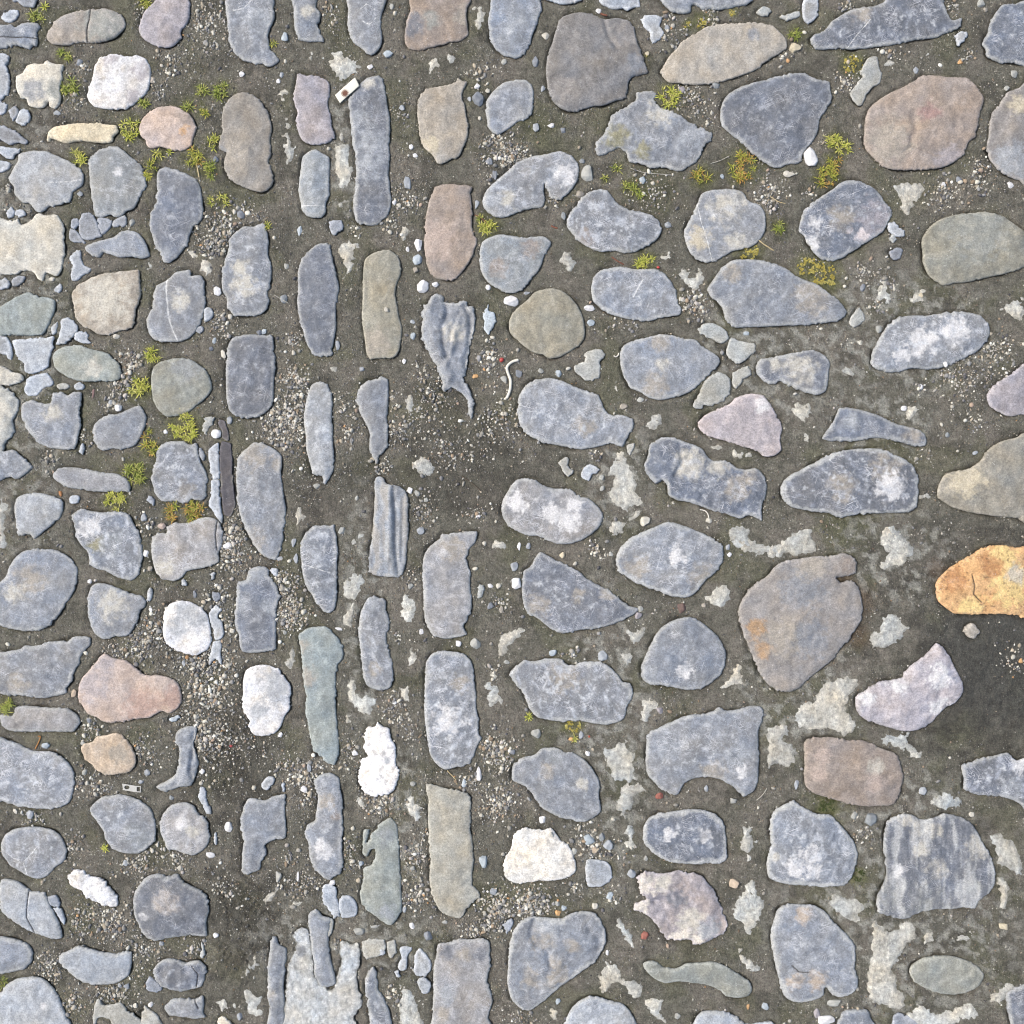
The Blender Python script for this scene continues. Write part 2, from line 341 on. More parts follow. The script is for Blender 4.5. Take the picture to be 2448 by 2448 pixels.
# ------------------------------------------------------------------ the outlines of every stone, in tile units (750 photo px = 1932)
DATA = r'''
T 0 0
s|sl||50,-20 70,5 110,15 130,35 200,45 220,20 225,-20
s|sp||10,120 30,75 100,60 110,95 85,130 45,138
c|sl|ragged dark grey slate with split ledge at the left edge|w:.4;r:1|-20,165 60,150 90,165 150,140 220,140 250,165 235,190 230,220 225,280 160,295 100,280 0,300 -20,300|k:-10,232,60,233,150,236,235,240
c|tb|smooth oval cobble half brown and half green-grey|p:gg,670,150,150|285,225 300,185 340,130 400,90 470,70 560,58 650,55 720,75 765,115 775,160 750,195 700,235 630,258 560,262 500,262 440,275 380,278 320,270 295,250|k:560,62,555,120,540,190,540,260
c|vi|round mauve-grey cobble on the top edge beside yellow moss||855,180 870,110 900,60 940,20 990,-20 1150,-20 1170,40 1165,110 1140,160 1115,190 1110,235 1080,275 1030,295 980,290 930,270 890,245 865,215
c|sl|bean-shaped slate cobble with hooked foot at the top edge|w:.5;p:sp,1600,130,80|1405,-20 1400,150 1410,260 1440,320 1490,365 1550,390 1610,395 1655,410 1690,398 1720,375 1700,340 1665,300 1655,260 1650,215 1670,160 1690,110 1685,50 1670,-20|v:1440,70,1500,60,1550,10,6
s|sp||-20,325 0,325 55,340 50,380 35,400 55,440 60,520 50,570 20,605 -20,610
s|sp||-20,620 0,620 40,640 45,670 20,700 -20,700
c|cr|jagged cream cobble with a blue-grey patch|p:sl,210,570,75;p:gg,350,560,60|95,500 100,470 140,450 165,405 210,390 250,395 290,375 330,390 390,400 380,440 385,480 370,540 375,600 365,640 340,670 305,655 300,625 270,660 230,668 180,650 160,610 125,600 105,560
c|wh|bright white rounded cobble with a mauve rim|p:vi,870,440,60;p:vi,840,600,50;p:vi,690,355,50|535,580 550,530 570,480 580,420 610,360 680,335 740,335 790,350 850,340 900,365 930,430 925,500 910,560 870,600 830,640 780,665 700,675 620,668 570,650 545,615
c|cy|thin cream-yellow bar of stone lying level||290,875 295,820 330,785 400,768 500,757 600,760 680,768 720,775 730,810 700,840 695,870 650,880 560,875 480,870 410,882 365,872 330,855
c|pk|round salmon pink cobble with orange streak and moss around|p:br,1150,730,60;p:or,1140,800,30|860,830 860,770 890,715 950,670 1010,652 1080,655 1150,690 1195,740 1210,800 1190,850 1175,900 1120,930 1050,920 990,905 930,915 905,890 895,860
s|sl||55,685 95,650 115,690 105,720 80,745
s|sp||105,720 130,675 175,680 188,730 150,770 100,755
s|sl||-20,765 0,770 50,790 100,805 130,840 172,865 160,885 100,880 60,890 0,860 -20,855
s|sp||-20,895 0,900 80,910 125,910 120,940 85,955 80,980 40,975 0,945 -20,940
s|sp||-20,985 0,990 60,1000 55,1040 0,1065 -20,1065
c|bg|tall brownish grey oval cobble with a waist|p:ta,1450,960,90;p:sl,1365,920,30|1365,740 1375,670 1410,610 1460,575 1510,568 1570,590 1620,640 1655,710 1675,780 1665,850 1670,930 1660,1010 1685,1090 1670,1150 1620,1185 1560,1175 1490,1150 1420,1110 1385,1050 1380,990 1395,940 1350,920 1355,850 1370,810
c|sp|broad pale slate cobble with one fine white line|w:.3|55,1110 75,1050 110,990 115,950 180,930 280,930 340,955 400,980 470,1020 510,1060 515,1110 500,1150 450,1180 435,1235 370,1260 300,1275 255,1308 220,1300 190,1260 130,1240 90,1200 85,1150|v:320,1130,420,1122,505,1110,4
c|sg|rounded grey cobble with white scuff above cracked shards|p:wh,735,1050,30|545,985 600,930 680,900 730,905 800,960 860,1010 890,1070 902,1150 860,1215 830,1280 780,1300 760,1320 720,1340 680,1325 620,1340 585,1325 570,1240 555,1150 550,1060
m||1740,740 1770,712 1790,760 1800,850 1835,900 1835,960 1800,1010 1790,1060 1765,1080 1740,1050 1755,960 1725,920 1740,850 1730,790
m||1710,560 1770,545 1765,600 1745,630 1715,600
c|sd|dark blue cobble tapering to a point at its foot|p:sp,1020,1560,40|965,1080 985,1040 1040,1028 1100,1050 1170,1080 1220,1120 1240,1180 1250,1260 1250,1320 1235,1370 1190,1400 1165,1460 1145,1520 1085,1590 1035,1620 1005,1610 985,1560 960,1530 940,1460 920,1390 930,1310 960,1240 965,1160
c|cr|big cream-beige block with ragged edges at the left edge||-30,1355 30,1350 80,1360 110,1350 130,1385 180,1365 235,1315 280,1325 345,1320 370,1345 395,1400 395,1460 400,1540 390,1620 365,1690 340,1700 285,1680 262,1728 235,1720 210,1680 150,1665 100,1690 0,1690 -30,1690
s|sl||445,1350 475,1345 485,1380 465,1410 435,1400
s|sl||490,1345 520,1310 560,1310 595,1360 620,1430 610,1460 540,1480 500,1460 485,1400
s|sl||600,1350 640,1340 690,1360 680,1400 640,1440 620,1435
s|sl||700,1360 770,1325 775,1380 740,1395 695,1400
s|sl||430,1410 470,1420 525,1490 490,1495 430,1480
c|sl|low slate cobble humped at one end under cracked shards|w:.4|525,1520 560,1500 620,1480 700,1460 740,1430 790,1418 850,1435 890,1480 915,1540 920,1580 870,1590 800,1580 740,1585 690,1575 640,1555 610,1585 570,1580 535,1550
s|sp||450,1555 495,1540 500,1590 520,1630 560,1655 540,1680 500,1705 480,1725 445,1730 435,1690 450,1640 430,1590
s|sp||40,1305 70,1275 95,1310 75,1335 40,1330
s|sp||95,1300 140,1290 155,1320 125,1340 100,1330
m||1150,1545 1200,1540 1260,1575 1300,1600 1320,1640 1310,1680 1270,1695 1240,1670 1215,1610 1170,1580
m||900,1640 930,1620 945,1650 925,1680 905,1665
m||665,1640 700,1635 705,1655 670,1660
P|490,380,18,22,sl 350,695,24,15,sp 1487,458,17,17,wh 1715,500,14,16,wh 1735,458,14,18,sp 1755,225,22,30,bl 940,490,20,22,ta 1480,1320,26,26,sl 810,1370,18,24,pg 1845,1425,18,32,bl 1330,980,18,22,sd 1335,1790,24,30,wh 1745,1840,22,28,sg 320,1720,20,14,cr 1770,165,10,18,cr 1450,1380,12,14,wh 1690,1465,12,12,wh 1815,1715,12,16,wh 1765,1640,16,18,pg 355,1360,10,14,sp 495,1195,18,16,sp 1365,15,10,16,cr 90,560,10,12,wh 850,940,14,8,pg 1045,455,12,14,wh
M|225,100,48,g 268,48,20,y 888,15,42,y 395,340,45,g 422,540,58,g 880,620,38,g 800,790,66,y 1155,645,34,g 1245,560,42,g 1370,560,56,g 1245,680,36,o 1308,875,42,y 475,965,50,y 965,965,36,y 915,1045,50,o 1028,932,22,y 1190,970,60,o 1290,1045,52,g 1295,1240,26,y 1368,1230,34,y 1650,1395,18,o 1680,265,18,o
G|880,100,50,1 1270,120,130,1.3 1330,300,90,.7 1060,400,100,1.2 980,560,60,.9 500,430,70,1 430,620,70,1 1380,1400,130,1.6 1290,1520,90,1.5 60,1160,40,1.2 1580,1340,60,1 1500,1300,60,1.2
T 566 0
c|sl|slim slate cobble with notched side at the top edge|p:cr,440,80,40|345,-20 350,60 350,150 370,220 390,250 440,255 500,258 540,258 520,210 495,150 510,130 515,80 490,40 485,-20
c|sl|tongue-shaped slate cobble with ripple rings at the top edge|w:.4|690,-20 685,60 682,150 700,230 725,270 770,300 800,330 830,340 870,310 895,260 890,180 888,110 905,50 910,-20|v:760,70,800,30,850,60,855,120,820,160,780,140,3
c|br|wide brown cobble with dark stripe at the top edge|p:sd,1090,160,70;p:gg,1200,130,50;p:ta,1390,100,60|1085,-20 1070,60 1045,130 1035,200 1035,260 1060,300 1110,308 1190,295 1260,275 1320,260 1380,250 1425,215 1420,150 1415,80 1420,-20
c|sl|egg-shaped slate cobble leaning beside the big grey block|p:sp,1720,150,70;e:.3|1590,-20 1560,60 1548,130 1555,200 1565,260 1600,310 1650,345 1710,355 1760,345 1800,290 1820,220 1850,150 1870,90 1880,50 1870,10 1855,-20
m||570,330 620,305 660,315 700,350 750,380 760,430 740,465 700,480 655,510 620,480 580,440 565,390
m||1180,370 1240,335 1275,360 1270,410 1230,440 1190,480 1165,470 1175,420
m||1280,325 1310,310 1350,340 1390,350 1390,380 1350,375 1320,395 1280,370
m||510,325 550,320 550,360 520,378
m||440,320 470,310 475,350 460,378 440,360
m||1430,40 1490,35 1530,75 1520,160 1490,185 1460,150 1470,100
c|vi|pale mauve cobble with notched corner above a striped one|w:.5|370,470 395,455 420,462 480,465 530,480 570,515 572,580 560,640 580,720 590,790 600,855 540,880 470,895 410,870 380,820 365,760 375,700 355,640 345,580 365,520
c|sd|long upright slate cobble carrying the paper slip|p:sp,820,900,110;p:sp,820,1040,80;p:sp,750,730,60;p:cr,810,525,35|765,510 810,475 870,468 900,490 915,560 930,650 945,740 940,850 942,960 935,1080 948,1180 950,1270 910,1350 850,1390 790,1385 740,1370 722,1320 718,1240 730,1150 735,1060 730,960 712,870 700,760 695,680 685,610 730,560
c|sg|small capsule-shaped grey cobble crossed by one white line|e:.6|405,970 440,935 485,920 520,940 568,970 572,1040 570,1100 572,1200 550,1250 545,1310 520,1340 470,1342 420,1320 395,1260 380,1180 385,1100 395,1030|v:400,1270,470,1272,548,1272,4
m||605,890 690,885 705,960 720,1040 725,1140 700,1165 650,1180 635,1190 615,1130 600,1050 605,960
m||600,1260 640,1235 680,1240 665,1275 620,1285
m||620,840 650,800 670,850 640,870
s|sl||570,1370 600,1355 650,1360 655,1400 625,1430 595,1448 572,1410
c|ta|tan cobble with a hooked top corner and pointed foot|p:cy,1180,900,60|1125,600 1155,555 1200,540 1260,530 1320,515 1370,495 1415,500 1400,550 1388,590 1405,650 1415,720 1428,780 1420,850 1400,900 1370,960 1310,990 1260,1010 1235,1000 1200,950 1160,920 1130,860 1120,780 1112,700 1115,640
c|sl|lemon-shaped slate cobble left of the big grey block|e:.7|1540,620 1580,560 1640,510 1710,495 1780,492 1820,530 1830,610 1820,690 1790,730 1730,750 1680,790 1610,828 1570,815 1545,770 1533,700
c|br|tall brown cobble with rounded foot and chipped shoulder|p:pk,1230,1480,120|1190,1220 1210,1170 1250,1140 1320,1132 1390,1140 1445,1150 1440,1200 1450,1280 1450,1360 1455,1430 1480,1480 1465,1540 1440,1600 1400,1660 1350,1715 1290,1728 1220,1710 1180,1660 1158,1570 1155,1480 1158,1390 1170,1300
m||640,1500 690,1475 735,1480 780,1500 765,1540 735,1580 720,1640 705,1700 680,1710 665,1640 640,1590 625,1550
m||1010,1400 1050,1380 1075,1420 1050,1460 1035,1500 1010,1490
P|930,330,30,24,bl 820,412,20,17,wh 300,225,22,28,bl 300,380,12,14,wh 1018,663,18,18,sp 1490,615,36,46,sl 1480,530,18,18,wh 1545,560,15,15,cr 1840,385,20,34,sl 1845,785,20,28,sp 1905,218,24,22,cr 385,1422,20,32,bl 1075,905,14,18,wh 1098,958,16,14,wh 1048,1130,22,40,sp 1590,1080,16,34,sl 1115,1505,24,38,wh 1118,1598,30,34,bl 1050,1535,11,18,wh 1145,1765,36,40,wh 1225,1752,20,16,wh 1100,1665,18,18,ta 1695,1855,46,36,wh 1550,1770,16,18,wh 970,1245,14,16,wh 1000,1265,14,14,cr 1495,730,12,12,cr 1480,1255,14,26,sp 1645,380,18,18,pg 1435,612,12,18,sp 1885,545,14,20,sp 1555,995,22,22,sl 1580,945,11,15,or 1590,975,13,13,wh 1030,352,11,11,cr 975,85,10,18,cr 957,38,16,20,pg 275,458,12,16,sp 255,500,12,16,wh 565,915,14,12,wh
M|1550,1400,55,y 1500,1350,22,g
G|600,120,60,.7 980,1180,70,.8 1080,1230,70,1.2 740,1400,40,1.2 1650,940,140,1.5 1730,960,90,1.3 970,1380,80,.9 1480,450,90,.8 560,60,50,.8 1000,700,70,.6
T 1132 0
s|sp||440,-20 470,5 540,25 600,22 650,10 670,-20
s|sp||790,-20 775,10 830,50 920,55 950,65 990,45 1025,40 1020,-10 1010,-20
c|sl|low slate cobble cut by the top edge above the tan one|w:.3|1140,-20 1160,10 1190,50 1230,75 1290,83 1335,72 1345,30 1385,40 1440,58 1540,55 1620,40 1690,25 1690,-20
c|gy2|large grey squarish cobble with a notched corner|p:gb,940,220,80;p:sl,1000,400,60;p:gb,560,560,70;h:1.4;q:14,5,800,110,830,230,880,300|445,420 460,330 490,250 510,170 540,110 600,85 660,75 740,90 810,120 880,110 960,130 990,180 1010,260 1040,340 1065,410 1070,450 1010,465 960,490 950,550 935,600 880,620 800,650 740,655 680,670 630,685 560,680 500,640 460,570 450,500
s|sp||1030,120 1060,95 1150,95 1160,120 1150,160 1175,200 1150,240 1105,270 1090,250 1085,200 1045,160
s|pg||1740,75 1780,40 1820,50 1835,75 1790,103
c|ta|long tan oval cobble with blue stain slanting upward|p:sl,1720,210,40|1150,440 1185,380 1210,340 1250,300 1280,260 1340,220 1400,185 1450,160 1540,145 1640,140 1740,138 1830,155 1880,190 1925,240 1930,290 1890,325 1800,380 1740,430 1660,460 1580,490 1500,510 1420,520 1330,522 1270,512 1210,510 1170,480
c|sl|jagged star-shaped grey cobble with ochre stains|p:cr,1150,690,80;p:oc,880,850,70;p:oc,1040,930,50;p:sp,1330,860,70;r:1|750,920 755,870 800,830 830,770 850,710 900,680 950,650 1000,610 1000,570 1040,565 1090,560 1120,580 1125,640 1160,665 1230,690 1290,720 1340,760 1400,790 1465,815 1460,850 1430,890 1410,940 1370,1000 1320,1030 1280,1055 1210,1045 1150,1030 1090,1035 1030,1010 960,995 945,950 900,910 850,930 800,955 765,955
c|sl|curved slate cobble with gravel-filled notch in its foot|w:.7;p:wh,560,1080,70;p:sp,100,1240,60;p:cr,210,1230,50|55,1240 75,1180 130,1120 200,1060 270,1000 350,965 440,950 500,935 560,938 610,965 645,1010 650,1070 635,1120 600,1170 560,1210 520,1232 480,1220 460,1180 440,1130 430,1180 438,1230 425,1275 360,1285 290,1300 220,1330 160,1342 110,1325 70,1290
c|sd|large blue-grey rounded cobble with a white pebble on it||1520,700 1530,640 1560,590 1620,545 1700,515 1800,490 1890,465 1980,450 2040,448 2075,470 2130,490 2190,505 2200,560 2205,600 2190,650 2155,700 2130,750 2120,810 2090,870 2050,920 2025,960 2020,990 1990,1010 1930,1015 1880,1035 1830,1025 1760,980 1710,940 1660,890 1600,840 1540,790 1520,750
c|sl|plump slate cobble tapering to one side with scratches|w:.9;p:br,690,1460,50|575,1360 600,1300 650,1240 700,1190 770,1165 820,1170 850,1210 900,1260 960,1290 1030,1305 1100,1325 1140,1360 1158,1410 1140,1460 1080,1510 1000,1550 930,1560 850,1545 780,1550 700,1520 640,1480 600,1430 575,1395
c|sl|grey cobble with cream windows and a diagonal crack line|p:cr,1540,1290,90;p:cy,1390,1470,70;p:cr,1620,1510,70;p:cr,1640,1230,50|1295,1430 1320,1370 1350,1320 1375,1260 1400,1200 1440,1175 1520,1165 1600,1165 1660,1185 1690,1230 1740,1250 1785,1290 1800,1340 1798,1410 1775,1460 1730,1510 1660,1535 1600,1545 1540,1580 1480,1615 1420,1615 1370,1595 1330,1550 1305,1490|v:1375,1250,1400,1370,1440,1500,1465,1605,4
c|sg|heart-shaped grey cobble with a brown right lobe|p:br,350,1530,60;p:br,150,1650,60|35,1560 50,1500 80,1470 150,1445 220,1448 280,1460 350,1460 430,1455 475,1490 460,1540 435,1580 415,1640 380,1690 345,1730 310,1780 250,1805 190,1805 155,1780 130,1770 80,1730 50,1680 38,1620
m||525,1560 560,1542 600,1560 632,1610 620,1650 595,1675 555,1655 525,1610
m||1265,1660 1300,1645 1330,1680 1340,1705 1370,1640 1405,1660 1422,1700 1405,1760 1360,1790 1310,1755 1260,1710
m||1155,1580 1215,1520 1225,1560 1240,1600 1245,1625 1200,1610 1160,1610
P|450,218,26,26,cr 770,65,18,16,wh 1285,555,22,22,vi 1495,528,24,20,sg 385,785,26,32,wh 480,773,22,16,wh 552,802,17,17,sl 705,1065,38,52,pg 655,1195,26,24,ta 1040,1108,20,24,bl 240,1855,50,40,wh 715,1895,34,20,wh 552,1330,14,26,sg 1198,1385,22,20,sp 135,1080,26,34,sl 670,990,18,16,sg 1600,1152,13,13,wh 1925,1072,22,18,cr 1530,1085,15,15,bl 1890,412,14,12,wh 650,912,14,12,wh 1250,1285,14,12,wh 1192,168,18,16,sp 1070,328,14,14,cy 1500,125,18,10,pg
M|1210,590,72,y 1665,1025,92,o 1410,1090,58,o 965,1145,46,g 1042,1192,32,g 1060,1610,58,y 1700,1555,70,c 1405,130,42,c 1600,70,30,c 1885,1395,38,g 885,1020,26,g 810,1110,24,g 90,1410,50,y 1320,150,28,c 1070,335,14,c
G|1350,600,110,1.2 500,1240,50,1.6 1100,1170,130,.9 1350,1850,80,1.4 1200,130,70,.9 1850,1230,80,.9 1230,260,100,.8 1450,120,90,.8 100,880,80,.9 1450,720,70,.8
T 1698 0
s|sp||570,10 590,-20 660,-20 665,60 650,110 605,148 580,125 565,80
s|pg||430,100 480,85 540,70 555,95 510,115 450,120
c|sd|long blue-grey cobble with a fish-tail tip slanting up|w:.6;p:ta,930,80,60|615,250 640,215 700,190 740,140 800,95 870,60 930,45 1000,40 1060,15 1130,-20 1410,-20 1440,20 1460,80 1490,125 1548,110 1545,145 1520,175 1440,210 1390,232 1300,240 1200,260 1100,280 1010,290 930,300 850,305 790,298 700,305 640,298|v:840,300,900,220,980,130,4
c|sd|dark blue cobble with pale corner on the right edge|w:.5|1675,270 1700,220 1720,150 1750,90 1800,30 1860,25 1970,28 1970,400 1920,402 1860,385 1800,390 1740,370 1700,345 1695,305
s|sp||1505,225 1540,195 1585,195 1575,235 1530,278
m||1280,345 1330,320 1370,315 1360,340 1310,358
m||1055,375 1100,355 1130,370 1145,395 1110,420 1070,415
s|pg||970,360 1025,350 1040,400 1055,460 1045,510 1000,540 960,590 935,645 905,645 870,605 865,570 900,520 935,470 920,450
c|br|large reddish-brown cobble with a dark crack near its foot|p:rd,1340,700,60;p:ta,1100,870,130;p:vi,1480,1000,90;h:1.4;q:7,4,1190,940,1230,905,1300,930,1360,955,1430,962;q:20,4,1240,700,1260,800,1230,880|945,830 950,760 965,690 1000,645 1060,600 1120,565 1180,540 1250,500 1310,465 1400,465 1480,475 1570,478 1620,510 1660,560 1685,610 1665,680 1650,760 1630,840 1590,880 1560,950 1500,1000 1420,1035 1320,1045 1200,1050 1100,1040 1040,1010 1000,970 960,920 945,880
c|gb|pale grey-brown rounded cobble cut by the right edge|p:cy,1900,650,60;p:sp,1850,1000,110|1700,900 1715,840 1720,760 1740,690 1780,640 1830,570 1900,540 1970,520 1970,1120 1900,1110 1830,1085 1770,1040 1720,980
m||1130,1150 1180,1120 1240,1125 1310,1125 1335,1165 1300,1215 1270,1270 1220,1330 1175,1300 1160,1230 1150,1190
c|sd|dark blue-grey cobble with tan blotches and pink specks|w:.6;p:ta,800,1350,80;p:vi,1010,1350,110;p:wh,650,1380,40;p:wh,630,1490,50;p:pw,930,1450,40;p:pw,850,1430,20|545,1420 560,1340 580,1290 640,1240 700,1200 760,1160 810,1120 880,1108 950,1130 1010,1160 1055,1210 1075,1245 1110,1280 1120,1320 1095,1370 1060,1430 1000,1470 930,1510 880,1545 810,1590 750,1610 690,1600 640,1560 595,1500 580,1460
s|sp||1095,1375 1140,1370 1180,1410 1198,1450 1150,1460 1100,1425
s|sd||1110,1540 1145,1525 1185,1535 1170,1590 1130,1600 1110,1575
s|pg||1100,1465 1130,1445 1148,1475 1125,1495
c|ol|large smooth olive-green cobble at the right edge|e:.4;h:1.4;p:gg,1650,1440,160|1302,1480 1325,1430 1370,1380 1430,1345 1520,1320 1620,1310 1700,1305 1790,1325 1860,1370 1925,1420 1970,1470 1970,1610 1900,1660 1800,1690 1700,1710 1600,1735 1500,1745 1440,1758 1380,1730 1340,1690 1310,1620 1305,1550
c|sl|big wedge-shaped blue-grey cobble under the dark moss clump|p:ta,620,1830,110;p:ta,130,1690,60;h:1.3|-20,1780 20,1720 60,1660 120,1610 190,1595 300,1600 400,1625 480,1660 530,1700 600,1730 680,1765 740,1810 800,1860 840,1920 830,1950 790,1975 700,1990 620,2000 500,2005 380,2010 260,2015 150,2015 105,1990 85,1950 75,1900 30,1850 0,1820
m||1040,1720 1075,1700 1100,1740 1105,1790 1130,1840 1125,1870 1060,1872 985,1870 995,1830 1015,1780
m||1215,1840 1270,1800 1310,1775 1345,1790 1330,1820 1330,1865 1260,1870
P|520,292,36,30,cy 618,978,44,60,wh 487,1072,38,16,cr 435,412,14,10,wh 1415,400,15,13,wh 1267,432,18,22,sp 1870,455,22,24,pg 1825,543,17,17,pg 1850,1142,21,22,wh 1438,1070,14,12,wh 1437,1138,15,15,wh 1530,1105,18,20,sl 1540,382,18,16,or 1105,318,14,12,ta 845,388,13,14,vi 580,200,13,13,sp 500,245,12,14,sp 920,778,12,16,sp 728,732,9,9,wh 1685,915,13,11,cr 940,1770,18,26,sl 1130,1778,18,9,wh 1095,1648,14,11,pg 1295,1820,18,16,cy 1667,20,26,26,pg 1695,62,14,14,ta 1520,1320,14,7,wh 825,1765,16,12,pg 143,1152,13,10,wh 73,1085,13,13,bl 1185,1450,14,10,pg
M|530,205,40,g 885,390,68,c 200,1025,92,o 765,870,52,y 820,915,44,y 760,1000,48,o 720,1085,70,o 430,1395,38,g 240,1555,80,c 600,1640,70,c 700,1680,88,c 745,1745,30,c
G|840,510,70,1.6 830,50,60,1.3 1490,50,60,1.4 1120,300,70,.8 1600,340,50,1.2 1650,1030,80,1.2 1430,1180,110,1.3 360,1160,80,1.1 360,1280,60,1.2 950,1680,80,1.2 680,880,30,1 450,350,40,1 600,1180,40,1 1650,1150,90,.8 1300,800,1,0
T 0 566
c|sl|upright grey cobble with cream blotch beside slender gravel strip|w:.6;p:cr,1480,190,50;p:cr,1510,300,80|1370,200 1390,130 1410,60 1410,20 1450,-28 1500,-63 1560,-63 1620,-86 1645,-30 1655,30 1650,100 1672,180 1670,260 1650,340 1658,400 1640,450 1600,480 1550,492 1500,488 1440,485 1400,440 1395,380 1370,330 1365,260
c|ta|beige shield-shaped cobble with straight right side|p:cr,650,380,150;e:.4|442,370 450,330 500,285 560,255 640,225 720,215 800,208 855,205 862,270 865,330 855,400 835,450 830,520 810,560 750,580 700,598 660,608 600,598 560,570 520,560 480,520 460,480 455,430
c|sl|round slate cobble split by one bold white vein|w:.3;p:cr,1110,400,60|905,500 935,440 945,370 960,310 1030,265 1090,215 1175,205 1175,240 1230,235 1258,275 1258,330 1265,400 1255,470 1235,530 1200,590 1150,630 1100,648 1020,645 960,640 920,600 905,550|v:1030,265,1030,360,1040,470,1060,560,1095,640,11
s|sp||0,265 40,255 60,290 50,315 0,325 -20,320 -20,265
s|sl||75,265 110,240 155,245 145,275 100,305 75,300
s|sp||330,325 370,290 385,320 360,345
c|gl|sea-green rounded cobble at the left edge below beige block|e:.3|-20,445 0,430 50,400 80,380 120,360 180,342 230,365 300,375 340,395 338,450 320,500 300,545 265,600 200,608 120,608 40,605 -20,600
s|sp||380,510 430,500 480,560 450,620 400,655 350,665 365,600 375,560
s|sp||315,560 355,520 350,580 325,605
s|sp||450,620 490,585 540,590 540,630 560,655 500,655
s|sp||80,640 130,630 200,625 270,620 330,615 325,680 305,760 300,800 250,830 190,845 155,830 145,780 110,750 90,700
s|sp||150,930 170,870 230,850 290,840 325,880 325,910 270,930 230,975 180,980 155,960
s|sp||-20,610 30,610 60,640 75,700 70,760 30,730 -20,700
c|cr|small beige cobble cut by the left edge||-20,800 30,800 70,830 130,845 145,880 120,900 70,915 0,912 -20,910
c|gn|pale green oval cobble with a cream lichen spot|p:cr,570,810,55|325,740 345,700 400,675 480,665 560,690 620,705 670,720 700,755 740,790 750,830 740,875 690,890 620,890 540,892 470,885 400,855 350,820 330,780
s|pg||350,915 390,895 425,915 410,935 365,940
s|sp||455,915 490,895 520,920 505,942 465,940
c|pg|pale grey slab running off the left edge|r:1;w:.5;p:cr,20,1050,60|-20,930 30,930 80,960 115,1010 110,1080 75,1130 90,1190 70,1230 30,1270 20,1320 -20,1330
c|sl|slate cobble like a broken heart with notched top|w:.4;p:cr,330,1090,50|130,1060 150,1020 200,1005 240,1020 310,1025 320,970 370,955 420,975 450,955 500,960 500,1010 490,1080 498,1160 480,1230 465,1300 420,1313 350,1308 290,1295 230,1265 190,1220 160,1180 135,1120
c|sl|small loaf-shaped grey cobble angled upward|w:.2|568,1210 580,1160 620,1120 680,1095 740,1085 800,1055 860,1040 890,1080 905,1130 880,1200 860,1250 830,1280 780,1305 700,1305 640,1320 600,1295 575,1255
c|go|round green-grey cobble with moss hugging its foot|p:sg,1150,800,90;h:1.2|930,880 940,820 970,780 1030,755 1100,745 1170,755 1230,790 1275,830 1300,890 1305,940 1270,990 1210,1040 1150,1085 1080,1105 1030,1110 980,1070 945,1010 935,950
c|sd|smooth rectangular blue-grey cobble with chipped right edge|e:.5|1395,720 1405,670 1430,625 1490,605 1560,600 1630,605 1670,605 1685,640 1685,700 1698,780 1692,850 1685,920 1685,1000 1660,1060 1600,1105 1540,1117 1470,1112 1420,1080 1400,1030 1392,950 1392,830
c|sl|pointed pale slate wedge poking in from the left edge|w:.6|-20,1320 30,1320 80,1310 130,1350 200,1410 170,1450 110,1490 60,1480 0,1500 -20,1500
c|gy|slender pale grey cobble lying level above yellow moss|w:.3|325,1480 340,1440 390,1420 470,1420 550,1435 640,1450 720,1460 780,1490 800,1520 795,1565 740,1570 660,1570 570,1568 480,1555 420,1545 370,1520
c|sl|rounded grey cobble fringed with moss above and below|w:.8;p:bg,1150,1570,60|935,1450 960,1380 965,1320 1000,1275 1060,1258 1120,1258 1170,1275 1210,1270 1220,1310 1230,1370 1260,1430 1280,1490 1270,1550 1275,1600 1240,1625 1180,1620 1130,1640 1060,1630 1000,1630 960,1590 940,1530 930,1490
s|sp||1285,1310 1345,1270 1350,1340 1350,1420 1350,1490 1310,1490 1295,1430 1285,1370
s|sp||1300,1500 1350,1500 1355,1580 1358,1660 1370,1720 1365,1765 1330,1720 1310,1690 1285,1650 1300,1580
s|pg||1250,1170 1260,1115 1320,1110 1305,1160 1280,1190 1275,1230 1255,1210
s|sl||1225,1300 1245,1310 1262,1350 1250,1380 1230,1350
c|sl|long leaning slate cobble capped with a tan top|p:ta,1560,1330,90;p:ta,1720,1400,50;p:ta,1560,1880,70|1455,1400 1470,1350 1510,1310 1560,1268 1610,1270 1680,1300 1730,1345 1738,1400 1730,1450 1740,1530 1750,1600 1762,1680 1755,1760 1745,1820 1740,1890 1720,1950 1700,1990 1640,1975 1590,1935 1550,1870 1510,1800 1480,1720 1462,1620 1455,1520
c|sp|rounded pale cobble between level slab and rusty crumb|w:.4|88,1680 100,1620 130,1590 200,1577 270,1580 330,1600 385,1625 388,1680 370,1730 330,1760 290,1800 250,1830 210,1860 180,1830 140,1845 105,1830 100,1770
m||0,1560 40,1620 85,1600 80,1660 45,1720 40,1820 60,1900 20,1935 -20,1935 -20,1560
s|sp||425,1610 450,1590 490,1600 480,1640 435,1640
s|sl||905,1605 930,1595 950,1630 945,1660 915,1630
s|sp||490,1290 510,1270 522,1300 508,1345 492,1320
m||1815,1660 1850,1650 1890,1720 1860,1770 1820,1800 1808,1730
m||530,1140 545,1110 548,1120 535,1130
s|sp||1255,450 1290,435 1315,465 1300,505 1260,525
s|sl||1210,560 1240,548 1255,570 1235,595 1212,585
